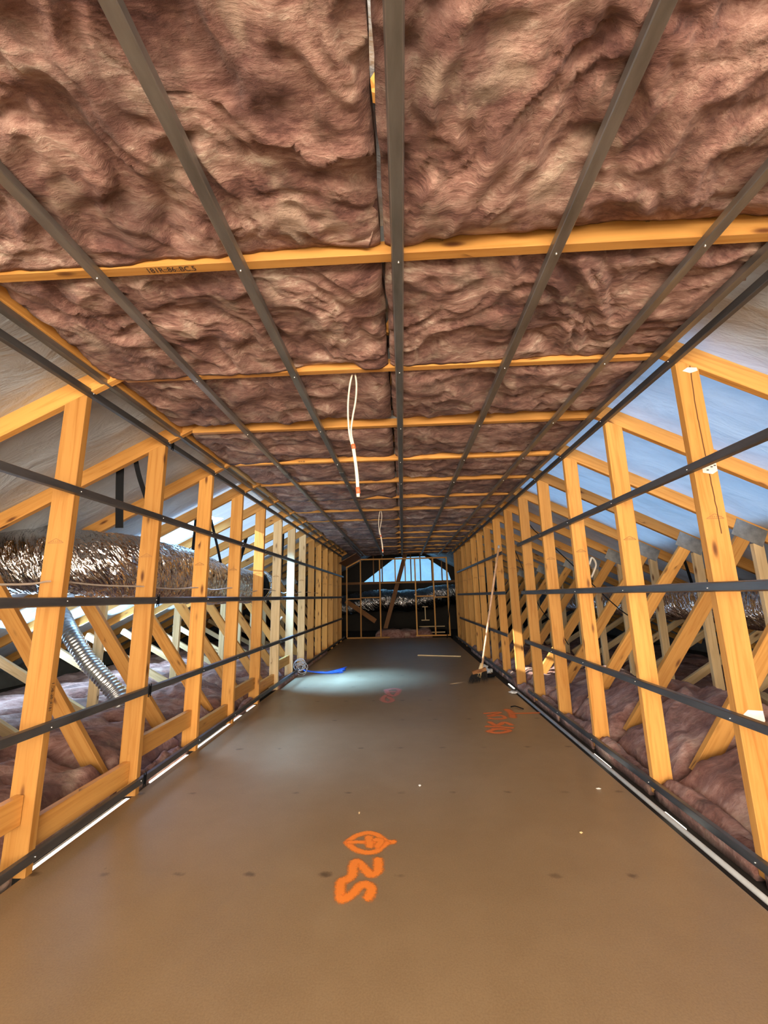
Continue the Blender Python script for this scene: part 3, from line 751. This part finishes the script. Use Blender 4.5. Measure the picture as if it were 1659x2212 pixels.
def flap(pts, z, label, th=.012):
    """a torn corner of batt hanging down"""
    bm = bmesh.new(); top = [bm.verts.new((x, y, z + dz)) for x, y, dz in pts]; f = bm.faces.new(top)
    r = bmesh.ops.extrude_face_region(bm, geom=[f]); bmesh.ops.translate(bm, verts=[g for g in r['geom'] if isinstance(g, bmesh.types.BMVert)], vec=(0, .0, th))
    bmesh.ops.triangulate(bm, faces=bm.faces); bmesh.ops.subdivide_edges(bm, edges=bm.edges, cuts=4, use_grid_fill=True)
    for v in bm.verts: v.co += Vector((0, 0, .008 * noise.noise(v.co * 22))) + Vector((.006 * noise.noise(v.co * 30 + Vector((3, 0, 0))), 0, 0))
    bmesh.ops.recalc_face_normals(bm, faces=bm.faces); me = bpy.data.meshes.new('insulation_flap'); bm.to_mesh(me); bm.free()
    for p in me.polygons: p.use_smooth = True
    return tag(link('insulation_flap', me, M_ins), label, 'insulation', 'torn insulation flaps')
flap([(-.34, 1.28, .02), (-.30, 1.355, -.005), (-.12, 1.365, -.022), (-.09, 1.36, -.030), (-.05, 1.25, .0), (-.05, 1.16, .03)], CEIL + .04, 'torn pink insulation corner folded over the nearest joist left of the middle batten')
flap([(-.90, 1.30, .02), (-.62, 1.362, .0), (-.45, 1.365, .010), (-.36, 1.34, .018), (-.40, 1.2, .03)], CEIL + .035, 'frayed insulation edge drooping over the nearest joist beside its printed code')

def pile(x0, x1, y0, y1, hf, nx, ny, seed, label, group):
    verts = []; faces = []
    for j in range(ny + 1):
        for i in range(nx + 1):
            u, v = i / nx, j / ny; x = x0 + (x1 - x0) * u; y = y0 + (y1 - y0) * v
            p = Vector((x, y, seed * .31)); e = min(1, min(u, 1 - u) * (x1 - x0) / .10) * .5 + .5; ev = min(1, min(v, 1 - v) * (y1 - y0) / .09) * .45 + .55
            q = p + Vector((fbm(p * 1.5, 2), fbm(p * 1.5 + Vector((4, 4, 4)), 2), 0)) * .5
            h = hf(x, y) * e * ev + .045 * fbm(q * 3.0, 4) + .04 * (ridged(q * 2.2, 3) - 1)
            verts.append((x, y, max(.0, h)))
    nv = len(verts)
    for j in range(ny):
        for i in range(nx): a = j * (nx + 1) + i; faces.append((a, a + 1, a + nx + 2, a + nx + 1))
    border = [i for i in range(nx + 1)] + [j * (nx + 1) + nx for j in range(1, ny + 1)] + [ny * (nx + 1) + i for i in range(nx - 1, -1, -1)] + [j * (nx + 1) for j in range(ny - 1, 0, -1)]
    for b_ in border: verts.append((verts[b_][0], verts[b_][1], -.028))
    n = len(border)
    for k in range(n): faces.append((border[k], border[(k + 1) % n], nv + (k + 1) % n, nv + k))
    faces.append(tuple(nv + k for k in range(n)))
    me = bpy.data.meshes.new('floor_insulation'); me.from_pydata(verts, [], faces)
    bm = bmesh.new(); bm.from_mesh(me); bmesh.ops.recalc_face_normals(bm, faces=bm.faces); bm.to_mesh(me); bm.free()
    for p in me.polygons: p.use_smooth = True
    return tag(link('floor_insulation', me, M_ins_floor), label, 'insulation', group)
side_bays = [(.4, 1.37)] + bays[1:]
def gauss(d, s): return math.exp(-(d / s) ** 2)
for k, (y0, y1) in enumerate(side_bays):
    if k > 13: break
    rx, ry = (46, 26) if k < 6 else (24, 12)
    near = 'beside the nearest truss' if k == 0 else 'between the %s and %s trusses' % (ORD[k - 1], ORD[k].split()[0])
    lf = lambda x, y: .13 + .16 * gauss(-x - 2.6, .6) * (1 if y < 8 else .5)
    rf = lambda x, y: .11 + .30 * gauss(x - 2.35, .42) * gauss(y - 3.6, 1.5) + .10 * gauss(x - 2.5, .8)
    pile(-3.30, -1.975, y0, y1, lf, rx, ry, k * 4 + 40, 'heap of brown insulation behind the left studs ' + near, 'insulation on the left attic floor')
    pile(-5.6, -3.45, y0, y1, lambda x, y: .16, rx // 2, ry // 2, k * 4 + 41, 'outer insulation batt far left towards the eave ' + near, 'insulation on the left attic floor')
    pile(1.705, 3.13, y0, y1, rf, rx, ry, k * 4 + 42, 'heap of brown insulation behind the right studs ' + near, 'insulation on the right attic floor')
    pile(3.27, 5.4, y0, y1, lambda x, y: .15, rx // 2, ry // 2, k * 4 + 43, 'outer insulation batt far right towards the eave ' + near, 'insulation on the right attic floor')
# loose tufts packed between the studs along both walls
for k in range(1, 12):
    y0, y1 = bays[k]
    pile(1.560, 1.70, y0, y1, lambda x, y: .12 + .03 * math.sin(y * 5), 10, 24, 90 + k, 'tuft of insulation squeezed between right studs %s' % ('after the %s truss' % ORD[k - 1]), 'tufts between the right studs')
for k in (1, 3, 5, 7, 8, 9, 10, 11):
    y0, y1 = bays[k]
    pile(-1.955, -1.885 if k < 6 else -1.82, y0, y1, lambda x, y: .10 + .03 * math.sin(y * 6), 10, 24, 120 + k, 'tuft of insulation squeezed between left studs %s' % ('after the %s truss' % ORD[k - 1]), 'tufts between the left studs')

# ------------------------------------------------------------------ ducts
def wr(seed, amp=.07, rib=0, ribn=30):
    def f(s, a, t):
        v = Vector((math.cos(a) * 1.6, math.sin(a) * 1.6, s * 3.2 + seed)); q = a * .9 + s * 4.0
        w2 = Vector((math.cos(a) * 2.6, math.sin(a) * 2.6, (s + .10 * math.sin(a)) * 26 + seed))
        r = 1 + amp * fbm(v, 3) - amp * .9 * abs(noise.noise(w2)) - amp * .5 * abs(noise.noise(w2 * 2.1))
        if rib: r += rib * math.sin(s * ribn)
        return r
    return f
D = thing('air_duct', 'large crumpled silver foil duct running behind the left studs', 'duct', (-2.6, 4.2, 1.3))
def rebase(o, root):
    o.parent = root; o.matrix_parent_inverse = Matrix.Translation(root.location).inverted(); return o
path = catmull([(-5.2, 3.40, 1.52), (-4.2, 3.44, 1.62), (-3.3, 3.46, 1.655), (-2.62, 3.62, 1.60), (-2.42, 4.3, 1.56), (-2.48, 5.1, 1.52), (-2.52, 5.6, 1.49)], 44)
pinch = lambda s, a, t: wr(3, .06)(s, a, t) * (1 - .42 * math.exp(-((1 - t) / .03) ** 2))
rebase(link('duct_sleeve', tube_mesh('duct_sleeve', path, .292, 72, pinch), M_duct), D)
path2 = catmull([(-2.52, 5.6, 1.49), (-2.56, 6.0, 1.49), (-2.58, 6.6, 1.49), (-2.60, 7.0, 1.48)], 30)
p2 = lambda s, a, t: wr(9, .025, .02, 60)(s, a, t) * (1 - .42 * math.exp(-(t / .05) ** 2))
rebase(link('duct_sleeve', tube_mesh('duct_sleeve', path2, .27, 36, p2), M_duct), D)
ring = [(-2.60 + .0, 7.02, 1.48)]
rp = [(-2.56 + .27 * math.cos(a), 7.35 + .04 * math.sin(a), 1.50 + .27 * math.sin(a)) for a in [i * 2 * math.pi / 40 for i in range(41)]]
rebase(link('duct_collar', tube_mesh('duct_collar', rp, .022, 8, lambda s, a, t: 1 + .3 * noise.noise(Vector((s * 20, a, 0))), False), M_duct), D)
rebase(link('duct_end', tube_mesh('duct_end', [(-2.60, 7.01, 1.48), (-2.57, 7.33, 1.50)], .25, 24), M_black), D)
tie = tube_mesh('tie_strap', [(-2.52 + .19 * math.cos(a), 5.6, 1.49 + .19 * math.sin(a)) for a in [i * 2 * math.pi / 20 for i in range(21)]], .012, 8, None, False)
rebase(link('tie_strap', tie, M_black), D)
sp = catmull([(-4.3, 5.0, 1.25), (-4.05, 4.9, 1.15), (-3.62, 4.52, .98), (-3.30, 4.45, .66), (-2.98, 4.45, .36), (-2.90, 4.42, .22)], 40)
tag(link('flexible_duct', tube_mesh('flexible_duct', sp, .082, 22, lambda s, a, t: 1 + .09 * math.sin(s * 170) + .03 * noise.noise(Vector((s * 8, a, 0)))), M_flex), 'narrow ribbed silver flexible duct sloping down into the left insulation', 'duct')
DR = tag(link('air_duct', tube_mesh('air_duct', catmull([(3.70, 3.05, 1.13), (3.68, 3.4, 1.12), (3.64, 4.4, 1.08), (3.62, 5.4, 1.12), (3.66, 6.4, 1.10), (3.62, 7.4, 1.12), (3.62, 9.4, 1.10)], 30), .235, 48, wr(21, .09)), M_duct), 'crumpled silver foil duct behind the right studs at eye level', 'duct')
tag(link('air_duct', tube_mesh('air_duct', catmull([(-2.6, 16.3, .95), (-1.0, 15.6, 1.15), (-.4, 15.5, 1.12), (.5, 15.5, 1.10), (1.2, 15.6, 1.22), (2.0, 16.0, 1.3)], 26), .40, 34, wr(33, .09)), M_duct), 'dark crumpled silver duct lying across beyond the far end wall', 'duct')
tag(link('air_duct', tube_mesh('air_duct', catmull([(-5.6, 2.55, .5), (-4.3, 2.62, .55), (-3.2, 2.60, .35), (-2.75, 2.6, .22)], 22), .20, 28, wr(44, .10)), M_duct), 'dark foil duct low in the bottom left corner behind the first stud', 'duct')

# straps hanging from rafters
def strap(pts, wd, label, th=.004, side=(0, 1, 0)):
    m = MB(); m.sweep([(-wd / 2, 0), (wd / 2, 0), (wd / 2, th), (-wd / 2, th)], catmull(pts, 6), side)
    return tag(m.build('hanging_strap', M_black), label, 'strap', 'black straps hanging from the rafters')
strap([(-2.235, 3.10, 2.50), (-2.255, 3.15, 2.25), (-2.265, 3.22, 1.86)], .055, 'wide black strap hanging to the left duct between the first two left studs', side=(1, .5, 0))
strap([(-2.12, 3.10, 2.44), (-2.09, 3.15, 2.25), (-2.04, 3.3, 1.95)], .035, 'narrower black strap slanting right beside the wide strap', side=(1, .5, 0))
strap([(-2.50, 3.12, 2.35), (-2.53, 3.11, 2.28), (-2.56, 3.10, 2.20)], .04, 'short black strap end wrapped on the rafter by the first left stud', side=(1, .4, 0))
strap([(-2.38, 4.66, 2.46), (-2.44, 4.8, 2.2), (-2.50, 4.9, 1.86)], .045, 'black strap behind the third left stud, leaning left', side=(1, .5, 0))
strap([(-2.33, 4.95, 2.25), (-2.36, 5.3, 1.85), (-2.42, 5.56, 1.60), (-2.50, 5.6, 1.30)], .03, 'black strap running down to the pinched neck of the left duct', side=(1, .4, 0))
strap([(-2.35, 6.3, 2.40), (-2.5, 6.5, 2.1), (-2.62, 6.6, 1.78)], .05, 'black strap behind the fifth left stud, leaning left', side=(1, .4, 0))
strap([(-2.05, 7.1, 2.45), (-2.07, 7.15, 2.1), (-2.10, 7.2, 1.6)], .05, 'black strap hanging upright behind the sixth left stud', side=(1, .4, 0))
strap([(3.98, 4.60, 1.86), (3.90, 4.6, 1.6), (3.78, 4.5, 1.32)], .05, 'black strap at the right picture edge above the right duct', side=(1, .5, 0))
strap([(3.10, 4.75, 1.66), (3.16, 4.8, 1.5), (3.22, 4.85, 1.32)], .045, 'black strap beside the right post slanting down to the right duct', side=(1, .5, 0))
def thin_cable(pts, rad, label, mat=M_black, cat='cable', grp='loose dark cables behind the studs'):
    return tag(link('loose_cable', tube_mesh('loose_cable', catmull(pts, 8), rad, 6), mat), label, cat, grp)
thin_cable([(1.66, 5.8, 2.45), (1.74, 5.5, 2.1), (1.85, 5.2, 1.85), (2.3, 4.8, 1.15), (2.45, 4.6, .95)], .006, 'thin black cable sagging behind the fourth and fifth right studs')
thin_cable([(1.75, 6.9, 2.2), (1.82, 6.7, 1.9), (2.0, 6.4, 1.1), (2.1, 6.0, .8), (2.15, 5.8, .6)], .006, 'thin black cable drooping behind the bare right stud')
thin_cable([(-3.2, 2.35, 1.45), (-3.1, 2.4, 1.1), (-2.95, 2.5, .7)], .010, 'black cable in the far bottom left behind the first stud')
thin_cable([(2.00, 4.55, 1.42), (2.04, 4.5, 1.55), (1.985, 4.45, 1.62), (1.95, 4.45, 1.55)], .010, 'loop of white cable behind the third right stud', M_cable, grp='white cable ends behind the studs')
thin_cable([(-2.0, 7.0, .98), (-2.08, 7.0, .85), (-2.1, 7.0, .55), (-2.1, 7.0, .1)], .016, 'white cable rising out of the insulation behind the sixth left stud', M_tagw, grp='white cable ends behind the studs')

# diagonal roof braces on the right
for i, (p0, p1, lab) in enumerate([((2.9, 2.9, .2), (4.9, 1.55, 1.9), 'near'), ((1.80, 3.2, .12), (3.0, 2.75, 2.0), 'steep')]):
    if i == 0: timber('diagonal_brace', 'diagonal pine brace at the right picture edge rising outward behind the cracked stud', p0, p1, .045, .10, (0, 1, 0), M_wood, 'brace')
timber('diagonal_brace', 'long pine brace crossing low behind the right studs beside the post', (3.3, 4.3, .30), (2.45, 2.30, .22), .045, .09, (0, 0, 1), M_woodpale, 'brace')

# ------------------------------------------------------------------ far end wall framing
E = thing('partition_frame', 'far end stud wall of thin pine framing with a door opening', 'wall frame', (0, 13.5, 0))
def eb(name, p0, p1, wd=.042, th=.07, mat=M_wood):
    m = MB(); m.beam((p0[0], 0, p0[1]), (p1[0], 0, p1[1]), th, wd, (0, 1, 0)); return m.build(name, mat, E)
eb('top_plate', (-1.33, 2.46), (1.45, 2.46)); eb('top_plate', (-1.80, 2.21), (-1.34, 2.45)); eb('bottom_plate', (-1.78, .025), (-.44, .025)); eb('bottom_plate', (.38, .06), (1.45, .06))
for x, z0, z1 in ((-1.78, .05, 2.2), (-1.335, .05, 2.44), (-.715, .05, 2.44), (.415, .08, 2.44), (.99, .08, 2.44), (1.43, .08, 2.44)): eb('stud', (x, z0), (x, z1))
for x in (-.22, .10): eb('short_stud', (x, 1.72), (x, 2.44), .035)
for x0, x1, z in ((-1.76, -1.35, 1.22), (-1.32, -.73, 1.25), (-.70, .40, 1.70), (.43, .97, 1.26), (1.01, 1.42, 1.22)): eb('nogging', (x0, z), (x1, z), .035)
timber('diagonal_brace', 'dark brown post leaning in the far dark roof space behind the end wall', (-.62, 14.6, .2), (.14, 14.9, 2.75), .14, .05, (1, 0, 0), M_wooddark, 'brace')
timber('diagonal_brace', 'dark timber leaning at the far lower left behind the end wall', (-.95, 14.7, .45), (-2.0, 14.9, 1.15), .16, .05, (0, 0, 1), M_wooddark, 'brace')
timber('timber_beam', 'dark horizontal beam beyond the end wall below the blue foil', (-3, 16.2, 1.62), (3, 16.2, 1.62), .10, .25, (0, 1, 0), M_dark, 'beam')
# small ladder-like frame standing beyond the wall
SF = thing('timber_frame', 'small pale ladder-shaped timber frame beyond the door opening on the right', 'frame', (.7, 13.9, 0))
for p0, p1 in (((-.08, .92), (.10, .92)), ((.01, .50), (.01, .92)), ((-.12, .50), (.14, .50)), ((-.2, .30), (.62, .30)), ((-.1, .12), (.62, .12))):
    m = MB(); m.beam((p0[0], 0, p0[1]), (p1[0], 0, p1[1]), .03, .03, (0, 1, 0)); m.build('rail', M_woodpale, SF)
m = MB(); m.poly_prism([(-1.90, 11.95, 2.42), (-1.32, 11.95, 2.53), (-1.32, 11.95, 2.545), (-1.90, 11.95, 2.435)], (0, 1.4, 0))
m2 = MB(); m2.poly_prism([(-1.80, 11.9, 2.235), (-1.30, 11.9, 2.50), (-1.30, 11.9, 2.515), (-1.80, 11.9, 2.25)], (0, 1.5, 0))
tag(m2.build('plywood_sheet', M_wooddark), 'sloping brown plywood sheet at the far left corner of the ceiling', 'board')
pile(-.9, .9, 13.62, 14.5, lambda x, y: .22, 20, 10, 300, 'dark heap of insulation just beyond the door opening in the end wall', 'insulation beyond the end wall')
thin_cable([(1.44, 13.0, 1.2), (1.36, 13.0, .6), (1.28, 12.95, .02)], .015, 'thin black rod leaning against the far right end of the wall', grp='loose dark rods')

# ------------------------------------------------------------------ things on the floor
B = thing('broom', 'broom with black bristles and long pale wooden handle leaning on the right wall', 'broom', (1.08, 6.45, 0))
hp = [(1.118 - 1.08, .03, .20), (1.493 - 1.08, -.02, 1.985)]
link('handle', tube_mesh('handle', [Vector(hp[0]).lerp(Vector(hp[1]), t) for t in (0, .25, .5, .75, 1)], .0155, 12), M_handle, B)
link('grip_cap', tube_mesh('grip_cap', [Vector(hp[0]).lerp(Vector(hp[1]), .985), Vector(hp[0]).lerp(Vector(hp[1]), 1.01)], .018, 12), M_greyc, B)
m = MB(); m.beam((-.10, .02, .155), (.10, .02, .205), .07, .05, (0, 1, 0), .015)
link('socket', tube_mesh('socket', [(-.02, .03, .10), (.02, .03, .18), (.05, .03, .28)], .035, 14, lambda s, a, t: 1.25 - .6 * t), M_woodpale, B)
m.build('broom_head', M_wooddark, B)
bm = bmesh.new()
for _ in range(420):
    u = random.uniform(-.11, .11); v = random.uniform(-.035, .035); L = random.uniform(.12, .17)
    base = Vector((u, .02 + v, .15 + u * .25)); tip = base + Vector((u * .35 - .035 + random.uniform(-.015, .015), v * .7 + random.uniform(-.01, .01), -L))
    tip.z = max(tip.z, .004); a = Vector((.0028, 0, 0)); b2 = Vector((0, .0028, 0))
    vs = [bm.verts.new(base + a), bm.verts.new(base - a * .5 + b2), bm.verts.new(base - a * .5 - b2), bm.verts.new(tip)]
    for t3 in ((0, 1, 3), (1, 2, 3), (2, 0, 3)): bm.faces.new([vs[q] for q in t3])
me = bpy.data.meshes.new('bristles'); bm.to_mesh(me); bm.free(); link('bristles', me, M_bristle, B)
timber('wood_strip', 'narrow wooden strip lying across the floor in the distance', (.29, 9.50, .012), (1.18, 9.22, .012), .05, .022, (0, 1, 0), M_woodpale, 'wood strip')

CB = thing('cable_bundle', 'bundle of blue cables fanned out on the floor by the left wall', 'cable', (-1.4, 7.6, 0))
for k in range(14):
    f = (k - 6.5) / 6.5
    pts = [(-.36, -.05 + .02 * f, .05 + .01 * math.sin(k)), (-.22, -.06 + .03 * f, .03), (-.02, -.09 + .035 * f, .012 + .004 * (k % 4)), (.15, -.07 + .07 * f + random.uniform(-.02, .02), .01 + .006 * (k % 5)), (.30 + random.uniform(-.04, .08), -.02 + .18 * f + random.uniform(-.05, .08), .02 + random.uniform(0, .05))]
    link('cable', tube_mesh('cable', catmull(pts, 6), .0065, 6), M_blue, CB)
GC = thing('cable_coil', 'tangle of grey cable loops against the left studs beside the blue cables', 'cable', (-1.78, 7.40, .12))
for k in range(7):
    cx, cz, r = random.uniform(-.03, .08), random.uniform(-.05, .10), random.uniform(.05, .11); tx = random.uniform(-.5, .5)
    pts = [(cx + r * math.cos(a), tx * r * math.sin(a) + random.uniform(-.01, .01), cz + r * .9 * math.sin(a)) for a in [i * 2 * math.pi / 12 for i in range(13)]]
    link('cable_loop', tube_mesh('cable_loop', catmull(pts, 4), .006, 6, None, False), M_greyc, GC)

def scrap(x, y, z, s, label, mat, cat='scrap', flat=.3):
    bm = bmesh.new(); bmesh.ops.create_icosphere(bm, subdivisions=3, radius=1)
    for v in bm.verts:
        d = 1 + .55 * noise.noise(v.co * 1.7 + Vector((x * 9, y * 7, 0))) + .2 * noise.noise(v.co * 5)
        v.co = Vector((v.co.x * s[0] * d, v.co.y * s[1] * d, v.co.z * s[2] * d))
    lo = min(v.co.z for v in bm.verts)
    for v in bm.verts: v.co.z -= lo
    me = bpy.data.meshes.new('debris_scrap'); bm.to_mesh(me); bm.free()
    return tag(link('debris_scrap', me, mat, None, (x, y, z)), label, cat, 'small scraps on the floor')
scrap(1.40, 5.85, 0, (.05, .06, .012), 'pale crumpled scrap on the floor before the sunlit stud foot', M_tagw)
scrap(1.36, 7.30, 0, (.07, .10, .035), 'white crumpled packaging scrap behind the broom', M_tagw)
scrap(1.40, 7.75, 0, (.05, .06, .03), 'smaller white scrap behind the broom, farther along the wall', M_tagw)
scrap(1.32, 6.95, 0, (.10, .06, .025), 'black scrap on the floor right of the broom head', M_black)
scrap(.077, 3.161, 0, (.009, .009, .004), 'tiny pale wood chip in the middle of the floor', M_tagw)
scrap(-.30, 2.80, 0, (.004, .012, .003), 'tiny sliver of wood left of the large painted zero', M_woodpale)
scrap(1.245, 3.10, 0, (.014, .006, .004), 'small white chip on the floor near the right wall', M_tagw)
scrap(.919, 2.583, 0, (.008, .006, .004), 'tiny pale chip on the floor right of the painted numbers', M_woodpale)
m = MB(); m.sweep([(-.012, 0), (.012, 0), (.012, .006), (-.012, .006)], catmull([(1.195, 5.17, .002), (1.24, 5.15, .012), (1.28, 5.10, .008), (1.31, 5.07, .002)], 5), (0, 1, 0))
tag(m.build('tape_scrap', M_black), 'short black strip of tape on the floor above the orange T mark', 'scrap')

# spray painted marks: part of the floor
def ribbon(name, strokes, wd, mat, label, z=.0012):
    verts = []; faces = []; col = []
    for si, st in enumerate(strokes):
        w_ = wd[si] if isinstance(wd, (list, tuple)) else wd
        P = catmull([(x, y, 0) for x, y in st], 6); base = len(verts); zz = z + si * .0003
        n = len(P); ex = [P[0] - (P[1] - P[0]).normalized() * w_ * .5] + P + [P[-1] + (P[-1] - P[-2]).normalized() * w_ * .5]
        for i, p in enumerate(ex):
            d = (ex[min(i + 1, len(ex) - 1)] - ex[max(i - 1, 0)]).normalized(); nn = Vector((-d.y, d.x, 0))
            for k in range(5):
                o = (k - 2) / 2; verts.append((p.x + nn.x * o * w_ * .72, p.y + nn.y * o * w_ * .72, zz + i * 8e-6))
                col.append(1.0 if i in (0, len(ex) - 1) else (0, .5, 1.0)[abs(k - 2)])
        for i in range(len(ex) - 1):
            for k in range(4): a = base + i * 5 + k; faces.append((a, a + 1, a + 6, a + 5))
    me = bpy.data.meshes.new(name); me.from_pydata(verts, [], faces)
    at = me.attributes.new('edge', 'FLOAT', 'POINT')
    for i, c in enumerate(col): at.data[i].value = c
    o = link(name, me, mat, floor); o['label'] = label; return o
ribbon('paint_mark', [[(-0.333, 2.498), (-0.318, 2.524), (-0.286, 2.561), (-0.23, 2.586), (-0.18, 2.567), (-0.151, 2.53), (-0.12, 2.499), (-0.084, 2.499)], [(-0.333, 2.498), (-0.311, 2.463), (-0.271, 2.424), (-0.221, 2.406), (-0.174, 2.417), (-0.147, 2.454), (-0.12, 2.493)], [(-0.327, 2.498), (-0.273, 2.497), (-0.214, 2.496), (-0.155, 2.493)], [(-0.222, 2.545), (-0.215, 2.504), (-0.21, 2.455)], [(-0.186, 2.52), (-0.155, 2.504), (-0.173, 2.454)],
  [(-0.161, 2.351), (-0.157, 2.295), (-0.156, 2.261), (-0.183, 2.233), (-0.209, 2.257), (-0.243, 2.307), (-0.269, 2.329), (-0.277, 2.29), (-0.274, 2.233), (-0.293, 2.198), (-0.317, 2.186), (-0.317, 2.138), (-0.303, 2.072), (-0.278, 2.082), (-0.253, 2.113), (-0.232, 2.153), (-0.206, 2.164), (-0.18, 2.142), (-0.179, 2.107), (-0.191, 2.076)]],
  [.042, .042, .034, .050, .045, .052], M_paint, 'bright orange spray painted 520 written sideways')
ribbon('paint_mark', [[(1.128, 5.072), (1.141, 4.947), (1.114, 4.756)], [(1.142, 4.908), (1.304, 4.911), (1.44, 4.922)], [(0.848, 4.92), (1.029, 4.956), (0.864, 4.813), (1.007, 4.836), (1.025, 4.732), (0.926, 4.705), (0.86, 4.739)], [(0.839, 4.606), (0.888, 4.487), (0.985, 4.584), (1.033, 4.499)], [(0.78, 4.459), (0.902, 4.439), (1.019, 4.403)], [(0.764, 4.305), (0.862, 4.37), (0.973, 4.336), (0.917, 4.278), (0.829, 4.258), (0.764, 4.305)], [(0.817, 4.379), (0.94, 4.375)]],
  [.085, .05, .05, .06, .06, .055, .04], M_paint2, 'orange spray painted scrawl with a sideways T by the right wall')
ribbon('paint_mark', [[(-0.266, 6.151), (-0.177, 6.225), (-0.095, 6.172), (-0.11, 5.928), (-0.167, 5.789), (-0.237, 5.936), (-0.266, 6.151)], [(-0.241, 6.041), (-0.121, 6.049)], [(-0.26, 5.822), (-0.293, 5.687), (-0.287, 5.555), (-0.221, 5.464), (-0.168, 5.562), (-0.224, 5.737)]],
  .075, M_pink, 'faded pink spray painted figure in the middle of the floor')
